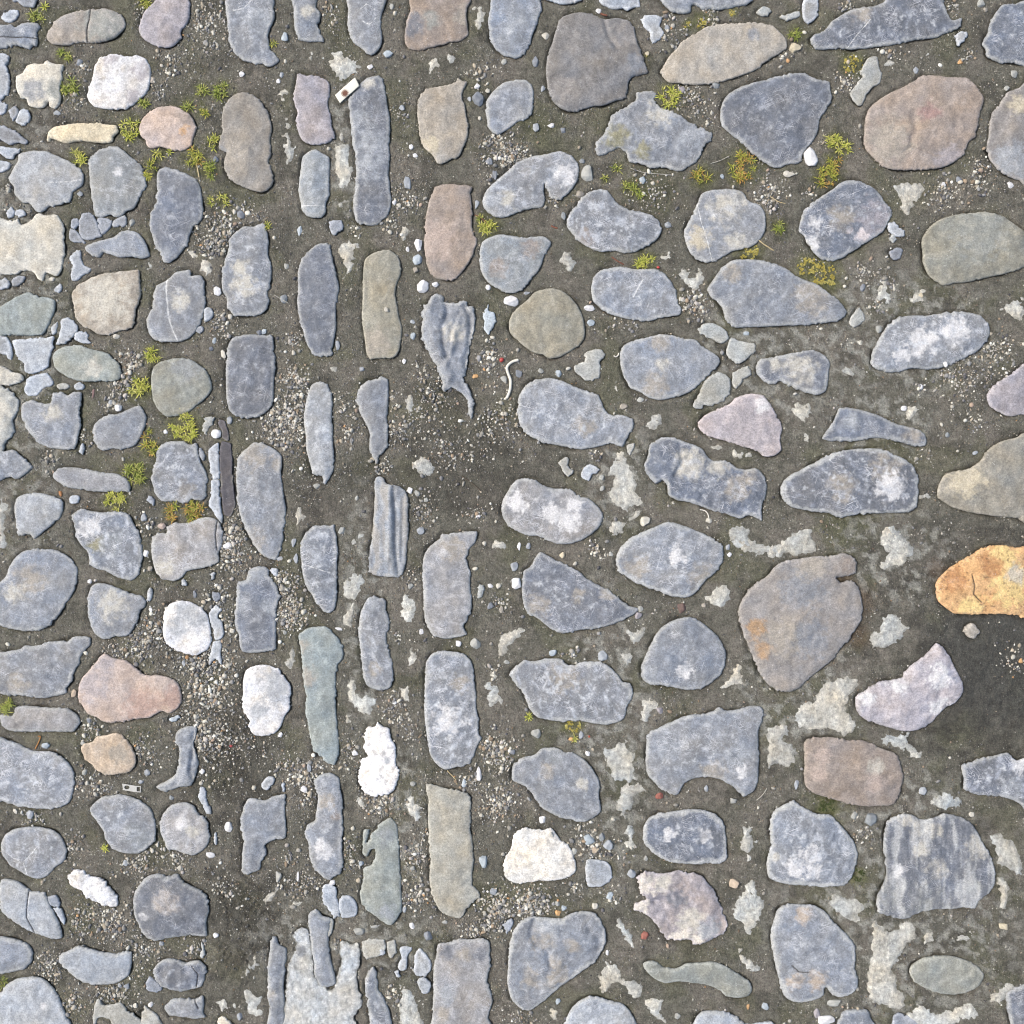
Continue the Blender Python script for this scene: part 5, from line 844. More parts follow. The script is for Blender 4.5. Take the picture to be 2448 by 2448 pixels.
TREADS = [(555, 1830, 62, .27), (590, 2165, 75, .5), (560, 1740, 45, .27), (568, 2290, 60, .5)]
def ground_h(px, py):
    """height of the mud in photo pixels"""
    h = 2.2 * fbm(px / 95, py / 95, 40, 3) + 1.1 * fbm(px / 24, py / 24, 41, 4)
    h = h + 2.0 * np.abs(noise(px / 14, py / 14, 44)) + 1.5 * noise(px / 9.5, py / 9.5, 45)
    for cx, cy, r_, a in TREADS:
        w = sst(1.15, .55, np.hypot(px - cx, py - cy) / r_ + .3 * noise(px / 20, py / 20, 3))
        w = w * sst(-.5, .15, noise(px / 26, py / 26, 71)); px0, py0 = px, py; px = px + 4 * noise(px0 / 22, py0 / 22, 72); py = py + 4 * noise(px0 / 22, py0 / 22, 73)
        u = (px - cx) * math.cos(a) + (py - cy) * math.sin(a); v = -(px - cx) * math.sin(a) + (py - cy) * math.cos(a)
        pat = np.minimum(np.abs(((u / 15.0) % 1) - .5), np.abs(((v / 19.0) % 1) - .5)) * 2
        h = h + w * (-4.0 + 4.6 * sst(.42, .08, pat)); px, py = px0, py0
    d = look(sdf, px, py)
    gap = sst(9, 0, d) * (1.4 + 3.2 * sst(-.3, .5, noise(px / 45, py / 45, 46)))
    h = h - gap * 1.9
    h = h - sst(-1, -9, d) * 9
    # wet hollow near the rusty cobble
    h = h + 2.2 * fbm(px / 34, py / 34, 47, 3) * sst(330, 160, np.hypot(px - 2400, py - 1560))
    h = h - 4 * sst(150, 40, np.hypot(px - 2420, py - 1640)) - 4 * sst(110, 30, np.hypot(px - 1120, py - 1000)) * sst(2, 10, d)
    return h

# ------------------------------------------------------------------ ground
fine = np.arange(-160, 2448 + 161, 3.9)
ext = 2610 + np.cumsum(4 * 1.17 ** np.arange(1, 60)); ext = ext[ext < 160000]
ax = np.concatenate([(2448 - ext)[::-1], fine, ext])
GX, GY = np.meshgrid(ax, ax)
n_ = len(ax)
gx, gy = GX.ravel(), GY.ravel()
lim = sst(4000, 2800, np.maximum(np.abs(gx - 1224), np.abs(gy - 1224)) + 1224)
gh = ground_h(gx, gy) * S
mud = alb((137, 133, 120)); mud_b = alb((150, 143, 131)); dark = alb((98, 94, 84)); green = alb((124, 124, 92)); grey = alb((124, 123, 118))
c = np.repeat(mud[None], len(gx), 0)
def mixin(c, t, w): return c + (np.asarray(t) - c) * w[:, None]
c = mixin(c, mud_b, sst(-.3, .6, fbm(gx / 120, gy / 120, 50, 3)))
c = mixin(c, dark, .55 * sst(.12, .62, fbm(gx / 70, gy / 70, 51, 4)))
c = mixin(c, green, .40 * sst(.1, .6, fbm(gx / 130, gy / 130, 52, 4)))
wet = np.maximum.reduce([sst(1.25, .5, np.hypot((gx - x) / rx, (gy - y) / ry) + .6 * fbm(gx / 45, gy / 45, 53, 4)) * k for x, y, rx, ry, k in
    ((2390, 1600, 260, 270, 1.), (2330, 1350, 260, 120, .6), (1120, 1120, 200, 130, .75), (880, 1150, 200, 70, .5), (1060, 960, 90, 80, .6), (560, 1820, 95, 190, .95), (575, 2180, 100, 170, .95), (770, 1180, 90, 80, .5), (600, 2020, 60, 90, .6), (2280, 850, 200, 120, .25), (2300, 2100, 200, 250, .2), (1600, 480, 160, 60, .3), (900, 1160, 120, 90, .5))])
c = mixin(c, dark * .85, wet * (.72 + .3 * fbm(gx / 30, gy / 30, 58, 3)).clip(.2, 1))
c = mixin(c, grey * .62, sst(1.2, .6, np.hypot((gx - 2400) / 200, (gy - 1560) / 200)) * .6)
for x, y, r_ in ((1560, 440, 90), (1440, 270, 60), (1290, 300, 70), (380, 560, 60), (1960, 2150, 70), (2080, 1080, 80), (2060, 1120, 60), (150, 1000, 60), (1960, 1930, 60), (420, 1350, 60), (1190, 500, 50), (2020, 1250, 80)):
    c = mixin(c, green * .9, .55 * sst(1.2, .3, np.hypot(gx - x, gy - y) / r_ + .5 * fbm(gx / 25, gy / 25, 54, 3)))
cem = alb((192, 189, 178))
reg = np.maximum.reduce([sst(1.2, .5, np.hypot((gx - x) / rx, (gy - y) / ry)) for x, y, rx, ry in
    ((2150, 2200, 330, 300), (1900, 1650, 170, 190), (2130, 1330, 170, 130), (1830, 850, 200, 200), (1450, 1750, 130, 420), (1480, 1130, 90, 170), (870, 1450, 70, 320), (2140, 800, 260, 180), (2100, 1000, 150, 110), (820, 2250, 260, 120), (60, 800, 110, 700), (830, 360, 70, 200), (2130, 1900, 170, 90), (960, 1950, 70, 200))])
pat_ = fbm(gx / 26, gy / 26, 59, 5)
c = mixin(c, cem * (1 + .12 * noise(gx / 6, gy / 6, 60))[:, None], .8 * reg * sst(.02, .32, pat_))
for mx, my, mr, _k in mosses:
    mm = np.hypot(gx - mx, gy - my)
    near = mm < mr * 2.2 + 10
    c[near] = mixin(c[near], alb((122, 124, 72)), .6 * sst(1.9, .6, mm[near] / mr + .5 * fbm(gx[near] / 14, gy[near] / 14, 61, 3)))
rust = alb((128, 92, 60))
for x, y, r_ in ((2045, 1440, 60), (2010, 1370, 40), (2240, 1360, 30), (2050, 1520, 40)):
    c = mixin(c, rust * .7, .5 * sst(1.2, .3, np.hypot(gx - x, gy - y) / r_))
c = c * (1.03 + .20 * fbm(gx / 18, gy / 18, 55, 3) + .22 * noise(gx / 8.5, gy / 8.5, 57))[:, None]
aux = np.stack([.5 + .5 * np.clip(fbm(gx / 80, gy / 80, 56, 2), -1, 1), 0 * gx, np.clip(wet * .55, 0, 1)], 1)
wx, wy = W(gx, gy)
idx = np.arange(n_ * n_).reshape(n_, n_)
F = np.stack([idx[:-1, :-1], idx[1:, :-1], idx[1:, 1:], idx[:-1, 1:]], -1).reshape(-1, 4)
go = mesh_obj('ground', np.stack([wx, wy, gh], 1), F, M_GROUND, np.clip(c, .003, .9), aux)
go['kind'] = 'structure'

# ------------------------------------------------------------------ stones, shards, mortar
def build_flat(it):
    kind = it['kind']; Q = it['Q']; sd = it['seed']
    sp = {'c': 4.2, 's': 3.4, 'm': 3.4}[kind]
    lo, hi = Q.min(0), Q.max(0)
    T = np.roll(Q, -1, 0) - np.roll(Q, 1, 0); T /= np.linalg.norm(T, axis=1)[:, None] + 1e-9
    Nn = np.stack([-T[:, 1], T[:, 0]], 1)
    pts = []
    for off in (2.0, 4.6):
        R = (Q + Nn * off)[::1 if off < 3 else 2]; pts.append((R, off * .8))
    hx = np.arange(lo[0], hi[0], sp); hy = np.arange(lo[1], hi[1], sp * .87)
    HX, HY = np.meshgrid(hx, hy); HX[1::2] += sp / 2
    rs = np.random.RandomState(int(sd * 100) % 99991)
    H = np.stack([HX.ravel(), HY.ravel()], 1) + rs.uniform(-.7, .7, (HX.size, 2))
    pts.append((H, 6.0))
    for pl, w_ in it['veins'] + [(c_, 1.8) for c_ in it['cracks']]:
        for a, b in zip(pl[:-1], pl[1:]):
            L = np.linalg.norm(b - a); t = np.linspace(0, 1, max(2, int(L / 3)))[:, None]
            base = a + (b - a) * t; nr = np.array([-(b - a)[1], (b - a)[0]]) / (L + 1e-9)
            for o_ in (0, .5, -.5, 1.1, -1.1): pts.append((base + nr * o_ * w_, 1.0))
    allp = [Q]
    for R, mind in pts:
        ok = inside(Q, R[:, 0], R[:, 1]); R = R[ok]
        if len(R): R = R[dist_poly(Q, R[:, 0], R[:, 1]) >= mind]
        if len(R): allp.append(R)
    V = np.concatenate(allp); nq = len(Q)
    co, _, fc, _, _, _ = delaunay_2d_cdt([Vector(p) for p in V], [(i, (i + 1) % nq) for i in range(nq)], [], 1, 1e-4)
    V = np.array([(p.x, p.y) for p in co])
    fc = [f for f in fc]
    X, Y = V[:, 0], V[:, 1]
    d = dist_poly(Q, X, Y)
    # boundary edges
    seen = {}
    for f in fc:
        m = len(f)
        for i in range(m):
            a, b = f[i], f[(i + 1) % m]
            if (b, a) in seen: del seen[(b, a)]
            else: seen[(a, b)] = 1
    bedges = list(seen)
    bv = set([a for a, b in bedges] + [b for a, b in bedges])
    isb = np.zeros(len(V), bool); isb[list(bv)] = True; d[isb] = 0
    dm = max(d.max(), 1)
    size = math.sqrt(abs(area2(Q)) / 2)
    # heights in px
    lf = fbm(X / 55, Y / 55, sd, 3); mf = fbm(X / 17, Y / 17, sd + 3, 3)
    if it['m']:
        z = 1.2 + np.minimum(d, 9) * .3 + 2.2 * mf + 1.6 * lf + 1.4 * fbm(X / 9, Y / 9, sd, 3)
    elif kind == 'm':
        z = -1.2 + np.minimum(d, 12) * .44 + 1.8 * fbm(X / 11, Y / 11, sd, 3) + 1.0 * lf
        z[isb] = -3.5
    elif kind == 's':
        hs = it['h'] * (1 if it['col'] != 'dk' else .2)
        R = 6.0
        z = .4 + 2.6 * hs * np.sqrt(1 - (1 - np.minimum(d / R, 1)) ** 2) + 1.0 * lf * sst(0, 8, d) + .6 * mf * sst(0, 4, d)
    else:
        h = it['h']; R = min(5.2 + 2.4 * h, dm)
        z = (.9 * h + .1) + 3.3 * min(h, 1.5) * np.sqrt(1 - (1 - np.minimum(d / R, 1)) ** 2) + (4.5 + 2.5 * (h > 1.25)) * h * (d / max(dm, 25)) ** .85
        inn = sst(0, 12, d)
        z = z + (2.2 + 7 * it['f']) * min(h, 1.2) * lf * inn + (.75 + 1.2 * it['f'] + .8 * it['r']) * mf * sst(0, 5, d)
        z = z - (1.0 + it['f'] * 3) * np.abs(noise(X / 30, Y / 30, sd + 8)) * inn
        if it['g']:
            u = X if not it['ga'] else X * .45 + Y * .9
            rr = noise(u / 9, Y / 160 if not it['ga'] else X / 160, sd + 2) + .7 * noise(u / 4, Y / 120, sd + 4)
            z = z + it['g'] * (1.1 if not it['ga'] else .5) * rr * inn
    for fw, fd, fp in it['folds']:
        df = dist_poly(fp, X, Y, False); z = z - fd * np.exp(-(df / fw) ** 2) * sst(0, 6, d)
    # colours
    base = PALB[it['col']]
    if kind == 'm': base = alb((220, 216, 206))
    C = np.repeat(base[None], len(V), 0)
    C = C * (1 + .15 * fbm(X / 46, Y / 46, sd + 11, 3) + .07 * fbm(X / 11, Y / 11, sd + 13, 3))[:, None]
    vr = np.random.RandomState(int(sd * 977) % 99991).normal(size=2); C = C * (1 + .07 * np.clip(vr[0], -1.6, 1.6)) * np.array((1 + .015 * vr[1], 1, 1 - .02 * vr[1]))
    warm = fbm(X / 60, Y / 60, sd + 21, 2)
    C = C * (1 + np.outer(warm, [.07, .01, -.08]))
    if it['col'] in ('wh', 'ww', 'ww2'):
        C = mixin(C, alb((176, 173, 170)), .6 * sst(.1, .7, fbm(X / 15, Y / 15, sd + 14, 5)))
        C = mixin(C, alb((206, 192, 170)), .4 * sst(.2, .8, fbm(X / 28, Y / 28, sd + 15, 4)))
        C = mixin(C, alb((120, 112, 104)), .5 * sst(.62, .9, fbm(X / 9, Y / 9, sd + 16, 3)))
    for nm, px, py, pr in it['patches']:
        q = np.hypot(X - px, Y - py) / pr
        irr = .55 * fbm(X / 20, Y / 20, sd + 31 + px * .01, 4) + .25 * noise(X / 6, Y / 6, sd)
        th = sd * 2.3 + px; uu, vv = X * math.cos(th) + Y * math.sin(th), -X * math.sin(th) + Y * math.cos(th)
        irr = irr + .38 * noise(uu / 22, vv / 4.5, sd + 33)
        hard = nm in ('wh', 'pw', 'ww2', 'or', 'ye')
        w_ = sst(1.15, .75, q + irr) if hard else sst(1.35, .6, q + irr * .8)
        C = mixin(C, PALB[nm], w_ * (.85 if hard else .78))
        if nm in ('wh', 'ww2'): z = z + .5 * w_
    wr = it['w']
    pale = np.minimum(base * (1.75 if it['col'] in ('sl', 'sd', 'sp', 'sg') else 1.4) + .05, .7)
    if kind != 'm' and not it['m']:
        th = sd * 1.7; uu, vv = X * math.cos(th) + Y * math.sin(th), -X * math.sin(th) + Y * math.cos(th)
        ww = sst(.10, .80, fbm(uu / 34, vv / 17, sd + 41, 5) + .22 * noise(uu / 26, vv / 4, sd + 43)) * (.1 + wr) * .8
        C = mixin(C, pale, ww)
        e = it['e'] if kind == 'c' else .3
        slaty = it['col'] in ('sl', 'sd', 'sp', 'sg', 'gy')
        wrim = (4.5 if slaty else 2.5) + (6.5 if slaty else 3) * e * (.7 + 1.3 * noise(X / 48, Y / 48, sd + 53)) + 3.5 * fbm(X / 12, Y / 12, sd + 51, 4)
        rim = sst(wrim + 2.2, wrim - 2.6, d) * (.42 + .5 * e) * np.clip(.85 + .4 * noise(X / 25, Y / 25, sd + 55), .3, 1)
        C = mixin(C, mud * 1.15, .6 * sst(4.0, .5, d + 3.2 * fbm(X / 9, Y / 9, sd + 57, 3)) * sst(-.05, .4, noise(X / 38, Y / 38, sd + 58)))
        if slaty and kind == 'c': pale = alb((186, 186, 184))
        C = mixin(C, pale, rim)
    else:
        C = C * (1 + .3 * fbm(X / 8, Y / 8, sd + 61, 3))[:, None]
        C = mixin(C, mud * 1.1, .55 * sst(4.5, .5, d + 4 * fbm(X / 11, Y / 11, sd + 63, 3)))
        C = mixin(C, mud, .35 * sst(.4, .8, fbm(X / 22, Y / 22, sd + 65, 3)))
    if slate_ := (kind == 'c' and it['col'] in ('sl', 'sd', 'sp', 'sg')):
        sx = fbm(X / 16, Y / 16, sd + 91, 5) + .5 * noise(uu / 18, vv / 2.6, sd + 93)
        C = mixin(C, alb((206, 208, 212)), .7 * np.clip(wr * 1.3, .15, 1) * sst(.62, .95, sx + .35 * sst(.2, .8, d / dm)))
        C = mixin(C, base * .78, .55 * sst(.15, .6, fbm(X / 30, Y / 30, sd + 95, 4)) * sst(5, 12, d))
    for pl, w_ in it['veins']:
        dv = dist_poly(pl, X, Y, False)
        C = mixin(C, alb((238, 236, 234)), sst(w_ * .62, w_ * .15, dv + .9 * noise(X / 7, Y / 7, sd + 81)) * np.clip(.75 + .5 * noise(X / 12, Y / 12, sd + 82), .25, 1))
    for pl in it['cracks']:
        dv = dist_poly(pl, X, Y, False)
        C = mixin(C, alb((62, 58, 54)), sst(1.9, .6, dv) * .85); z = z - 2.6 * sst(2.2, .3, dv)
    if it['col'] == 'or':
        pit = sst(.3, .55, noise(X / 5, Y / 5, sd + 71)) * sst(.0, .5, fbm(X / 40, Y / 40, sd + 72, 2) + .25)
        C = mixin(C, alb((96, 74, 52)), pit * .7)
    if it['g']:
        C = mixin(C, base * .72, np.clip(it['g'], 0, 1) * .5 * sst(.05, .6, rr))
        if it['g'] >= 1:
            bt = noise(X / 24 + .55 * noise(X / 40, Y / 45, sd), Y / 200, sd + 6) + .35 * noise(X / 5, Y / 150, sd + 7)
            C = mixin(C, PALB['wf' if it['col'] == 'sd' else 'ta'], .5 * sst(.06, .32, bt)); C = mixin(C, PALB['sd'] * .8, .6 * sst(-.12, -.4, bt))
    slate = it['col'] in ('sl', 'sd', 'sp', 'sg', 'gy')
    aux = np.zeros((len(V), 3))
    aux[:, 0] = (.9 if slate and kind == 'c' else .25) * (.3 + wr); aux[:, 1] = wr * (1 if slate else .35); aux[:, 2] = 0
    if it['col'] == 'dk': aux[:, 2] = .3; aux[:, 1] = 0
    # assemble with a skirt and an underside
    zs = z * S
    zref = float(np.median(zs[isb])) if kind != 'm' else 0.0
    cx, cy = Q.mean(0)
    ox_, oy_ = W(cx, cy, zref)
    vx, vy = W(X, Y, zref)
    top = np.stack([vx - ox_, vy - oy_, zs], 1)
    bl = sorted(bv); bi = {v: i for i, v in enumerate(bl)}
    c2 = np.array([cx, cy])
    nb = len(V)
    lowz = -14 if kind == 'c' else -9
    B = V[bl]; mid = B + (c2 - B) * .01; low = B + (c2 - B) * .10
    def tow(P2, zz):
        a, b = W(P2[:, 0], P2[:, 1], zref); return np.stack([a - ox_, b - oy_, np.full(len(P2), zz * S)], 1)
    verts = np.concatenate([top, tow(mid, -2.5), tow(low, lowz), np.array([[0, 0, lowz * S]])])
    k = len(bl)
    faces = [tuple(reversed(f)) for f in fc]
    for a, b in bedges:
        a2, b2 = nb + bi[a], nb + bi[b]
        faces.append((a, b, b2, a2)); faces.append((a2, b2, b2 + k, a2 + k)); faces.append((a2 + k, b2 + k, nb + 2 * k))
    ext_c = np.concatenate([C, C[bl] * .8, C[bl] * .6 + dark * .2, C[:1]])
    ext_a = np.concatenate([aux, aux[bl] * 0, aux[bl] * 0, aux[:1]])
    name = 'mortar_patch' if it['m'] else {'c': 'cobblestone', 's': 'stone_shard', 'm': 'mortar_patch'}[kind]
    o = mesh_obj(name, verts, faces, M_MORTAR if kind == 'm' or it['m'] else M_STONE, np.clip(ext_c, .004, .85), ext_a, (ox_, oy_, 0))
    it['c'] = (cx, cy); it['size'] = size; it['obj'] = o
    return o

def add_flats():
    for it in items: build_flat(it)
add_flats()

# ------------------------------------------------------------------ pebbles
def ico(sub):
    t = (1 + 5 ** .5) / 2
    v = [(-1, t, 0), (1, t, 0), (-1, -t, 0), (1, -t, 0), (0, -1, t), (0, 1, t), (0, -1, -t), (0, 1, -t), (t, 0, -1), (t, 0, 1), (-t, 0, -1), (-t, 0, 1)]
    f = [(0, 11, 5), (0, 5, 1), (0, 1, 7), (0, 7, 10), (0, 10, 11), (1, 5, 9), (5, 11, 4), (11, 10, 2), (10, 7, 6), (7, 1, 8),
         (3, 9, 4), (3, 4, 2), (3, 2, 6), (3, 6, 8), (3, 8, 9), (4, 9, 5), (2, 4, 11), (6, 2, 10), (8, 6, 7), (9, 8, 1)]
    v = [np.array(p, float) / np.linalg.norm(p) for p in v]
    for _ in range(sub):
        cache = {}; nf = []
        def mid(a, b):
            k_ = (min(a, b), max(a, b))
            if k_ not in cache:
                p = v[a] + v[b]; v.append(p / np.linalg.norm(p)); cache[k_] = len(v) - 1
            return cache[k_]
        for a, b, c_ in f:
            x, y, z = mid(a, b), mid(b, c_), mid(c_, a)
            nf += [(a, x, z), (b, y, x), (c_, z, y), (x, y, z)]
        f = nf
    return np.array(v), np.array(f)

def rock_shape(V, rs, nplanes, rnd, lo=.62, hi=.95):
    r = np.full(len(V), 1.0)
    for _ in range(nplanes):
        n = rs.normal(size=3); n /= np.linalg.norm(n)
        h = rs.uniform(lo, hi); dd = V @ n
        r = np.where(dd > .02, np.minimum(r, h / np.maximum(dd, .02)), r)
    r = r * (1 - rnd) + rnd
    return V * r[:, None]

ICO3, ICO3F = ico(3)
ICO1, ICO1F = ico(1)
ICO0, ICO0F = ico(0)
pebbles.sort(key=lambda p: -p[2] * p[3])
NP = 250
small_pebs = pebbles[NP:]
peb_items = []
for i, (px, py, rx, ry, colr) in enumerate(pebbles[:NP]):
    rs = np.random.RandomState(500 + i)
    V = rock_shape(ICO3, rs, 16, .08, .52, .78)
    V = V * (1 + .05 * fbm(V[:, 0] * 2 + i, V[:, 1] * 2 + V[:, 2], 3, 2))[:, None]
    rxy = max(min(rx, ry), 2.5)
    rz = rxy * .5
    ext_ = V.max(0) - V.min(0)
    V = V / ext_ * 2
    if rx != ry and abs(rx - ry) / max(rx, ry) > .2:
        tilt = rs.choice([-1, 1]) * rs.uniform(.05, .35)
    else: tilt = rs.uniform(-.5, .5)
    P3 = V * np.array([rx, ry, rz])
    ct, st = math.cos(tilt * .5), math.sin(tilt * .5)
    P3 = np.stack([P3[:, 0] * ct - P3[:, 1] * st, P3[:, 0] * st + P3[:, 1] * ct, P3[:, 2]], 1) * S
    on = look(sdf, px, py) < -2
    gz = float(ground_h(np.array([px]), np.array([py]))[0]) * S if not on else 0
    if on:
        # lies on a cobble: ask the mesh below for its height
        top = 0
        for it in items:
            if it['kind'] != 'm' and inside(it['Q'], np.array([px]), np.array([py]))[0]:
                ob = it['obj']; wx_, wy_ = W(px, py)
                co = np.empty(len(ob.data.vertices) * 3); ob.data.vertices.foreach_get('co', co); co = co.reshape(-1, 3)
                k_ = np.argmin((co[:, 0] + ob.location.x - wx_) ** 2 + (co[:, 1] + ob.location.y - wy_) ** 2 + (co[:, 2] < 0) * 1)
                top = co[k_, 2]
        cz = top + rz * .8 * S
    else: cz = gz + rz * .35 * S
    wx_, wy_ = W(px, py, cz)
    b = PALB[colr] * rs.uniform(.9, 1.1)
    if colr == 'wh': b = b * 1.05
    C = np.repeat(b[None], len(V), 0) * (1 + .2 * fbm(V[:, 0] * 1.5 + i, V[:, 1] * 1.5, 8, 3))[:, None]
    o = mesh_obj('pebble', P3, ICO3F, M_PEB, np.clip(C, .01, .85), np.zeros((len(V), 3)), (wx_, wy_, cz))
    if colr == 'rd' and False: pass
    peb_items.append(dict(kind='p', c=(px, py), size=math.sqrt(rx * ry), col=colr, obj=o))

# ------------------------------------------------------------------ gravel: thousands of grains, nobody could count them
rs = np.random.RandomState(77)
def grains(px, py, r, cols, sink, name, mat, F0, V0, nvar=14, sub=None):
    """one mesh of many small rocks"""
    n = len(px)
    var = [rock_shape(V0, rs, 5, .1) * rs.uniform(.75, 1.25, 3) for _ in range(nvar)]
    var = np.stack(var)
    pick = rs.randint(0, nvar, n)
    V = var[pick]
    a = rs.uniform(0, 6.283, n); ca, sa = np.cos(a)[:, None], np.sin(a)[:, None]
    asp = rs.uniform(.65, 1.25, n)[:, None]
    x = V[:, :, 0] * asp; y = V[:, :, 1] / asp ** .5; z = V[:, :, 2] * .75
    X = x * ca - y * sa; Y = x * sa + y * ca
    hz = ground_h(px, py) + r * sink
    wx_, wy_ = W(px, py)
    P = np.stack([X * (r * S)[:, None] + wx_[:, None], Y * (r * S)[:, None] + wy_[:, None], z * (r * S)[:, None] + (hz * S)[:, None]], -1).reshape(-1, 3)
    nv = V0.shape[0]
    Fc = (F0[None] + (np.arange(n) * nv)[:, None, None]).reshape(-1, 3)
    C = np.repeat(cols, nv, 0)
    o = mesh_obj(name, P, Fc, mat, C, np.zeros((len(C), 3)), smooth=False)
    o['kind'] = 'stuff'
    return o

GC = np.array([alb(c_) for c_ in ((206, 200, 186), (188, 182, 170), (160, 155, 146), (140, 138, 136), (172, 160, 142), (120, 118, 118), (222, 218, 208), (150, 132, 112), (98, 96, 98), (180, 172, 165), (190, 150, 110), (165, 145, 128))])
GP = np.array([.13, .14, .16, .13, .12, .09, .05, .06, .05, .05, .005, .015]); GP /= GP.sum()
X, Y, R = [], [], []
for cx, cy, r_, d_ in gravel:
    n = int(d_ * math.pi * r_ * r_ / 44)
    a = rs.uniform(0, 6.283, n); q = np.sqrt(rs.uniform(0, 1, n)) * r_ * rs.uniform(.35, 1.75, n)
    X.append(cx + q * np.cos(a)); Y.append(cy + q * np.sin(a)); R.append(np.clip(rs.lognormal(.70, .45, n), 1.0, 6.0))
for p in small_pebs:
    X.append([p[0]]); Y.append([p[1]]); R.append([max(3.0, math.sqrt(p[2] * p[3]))])
X, Y, R = map(np.concatenate, (X, Y, R))
sel = look(sdf, X, Y) > .5
X, Y, R = X[sel], Y[sel], R[sel]
cc = GC[rs.choice(len(GC), len(X), p=GP)] * rs.uniform(.75, 1.3, (len(X), 1)) * 1.05
g = grains(X, Y, R, cc, .25, 'gravel', M_GRAIN, ICO1F, ICO1)
g['label'] = 'loose fine gravel lying in the joints'
# finer grit all over the mud
n = 230000
X = rs.uniform(-120, 2570, n); Y = rs.uniform(-120, 2570, n)
dens = .34 + .5 * fbm(X / 110, Y / 110, 90, 3) + .30 * (X < 1050)
dens *= 1 - .8 * sst(300, 120, np.hypot(X - 2400, Y - 1600))
sel = (look(sdf, X, Y) > .6) & (rs.uniform(0, 1, n) < dens) & ((look(mmask.astype(float), X, Y) < .3) | (rs.uniform(0, 1, n) < .12))
X, Y = X[sel], Y[sel]
R = np.clip(rs.lognormal(.12, .42, len(X)), .7, 3.6)
cc = GC[rs.choice(len(GC), len(X), p=GP)] * rs.uniform(.5, 1.3, (len(X), 1)) * .95
g = grains(X, Y, R, cc, .1, 'grit', M_GRAIN, ICO0F, ICO0)
g['label'] = 'sand and grit bedded in the mud'

# ------------------------------------------------------------------ moss tufts
MC = dict(g=((178, 188, 92), (134, 148, 70), (212, 208, 118)), y=((222, 220, 108), (176, 186, 82), (238, 226, 140)), o=((206, 196, 92), (150, 168, 74), (226, 164, 100)),
          c=((216, 200, 100), (170, 150, 76), (236, 226, 140)), d=((84, 96, 52), (72, 82, 46), (96, 104, 60)))
moss_items = []
def blade(out, root, d0, up, length, width, col0, col1, curl):
    """a narrow folded leaf: three cross sections, closed at the tip"""
    base = len(out[0])
    side = np.array([-d0[1], d0[0], 0.0])
    for i, t in enumerate((0, .35, .7, 1.0)):
        ctr = root + d0 * length * t * math.cos(up) + np.array([0, 0, 1]) * (length * (math.sin(up) * t - curl * t * t))
        w = width * (.55, 1.0, .8, .04)[i]
        fold = np.array([0, 0, w * .45])
        out[0] += [ctr - side * w + fold, ctr - fold * .5, ctr + side * w + fold, ctr - fold * .5 - np.array([0, 0, w * .5])]
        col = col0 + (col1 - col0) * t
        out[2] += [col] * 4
    for i in range(3):
        a = base + i * 4; b = a + 4
        out[1] += [(a, a + 1, b + 1, b), (a + 1, a + 2, b + 2, b + 1), (a + 2, a + 3, b + 3, b + 2), (a + 3, a, b, b + 3)]
for i, (px, py, R_, kc) in enumerate(mosses):
    rs2 = np.random.RandomState(900 + i)
    gz = float(ground_h(np.array([px]), np.array([py]))[0]) * S
    ox_, oy_ = W(px, py, gz + .004)
    out = [[], [], []]
    cols = [alb(c_) for c_ in MC[kc]]
    tiny = kc in 'cd'
    ns = max(2, int((R_ / (5.0 if tiny else 6.6)) ** 2 * (1.6 if tiny else 1.1)))
    gate_seed = i * 1.9
    placed = 0; tries = 0
    while placed < ns and tries < ns * 8:
        tries += 1
        a = rs2.uniform(0, 6.283); q = math.sqrt(rs2.uniform(0, 1)) * R_ * .86
        x, y = q * math.cos(a), q * math.sin(a)
        if noise(np.array([(px + x) / 13]), np.array([(py + y) / 13]), gate_seed)[0] < (-.12 if R_ > 12 else -.6): continue
        if look(sdf, px + x, py + y) < -4: continue
        placed += 1
        hz = (float(ground_h(np.array([px + x]), np.array([py + y]))[0]) - .3) * S - gz
        root = np.array([x * S, -y * S, hz + (.0004 if tiny else .001)])
        ripe = noise(np.array([(px + x) / 16]), np.array([(py + y) / 16]), 33)[0]
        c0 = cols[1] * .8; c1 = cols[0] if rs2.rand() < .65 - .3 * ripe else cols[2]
        nb_ = rs2.randint(6, 10)
        L0 = (rs2.uniform(3.0, 5.0) if tiny else rs2.uniform(10, 19)) * S
        if R_ < 10: L0 *= .8
        for k_ in range(nb_):
            an = 6.283 * k_ / nb_ + rs2.uniform(-.35, .35)
            inner = rs2.rand() < .35
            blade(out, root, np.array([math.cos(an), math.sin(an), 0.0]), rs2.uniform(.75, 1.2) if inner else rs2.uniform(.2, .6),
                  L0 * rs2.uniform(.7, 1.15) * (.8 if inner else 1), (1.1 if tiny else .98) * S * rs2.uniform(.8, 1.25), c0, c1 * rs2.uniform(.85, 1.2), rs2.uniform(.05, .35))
    if not out[0]: continue
    V = np.array(out[0]); F_ = np.array(out[1])
    o = mesh_obj('moss_tuft', V, F_, M_MOSS, np.clip(np.array(out[2]), .01, .8), np.zeros((len(V), 3)), (ox_, oy_, gz), smooth=False)
    moss_items.append(dict(kind='t', c=(px, py), size=R_, col=kc, obj=o))

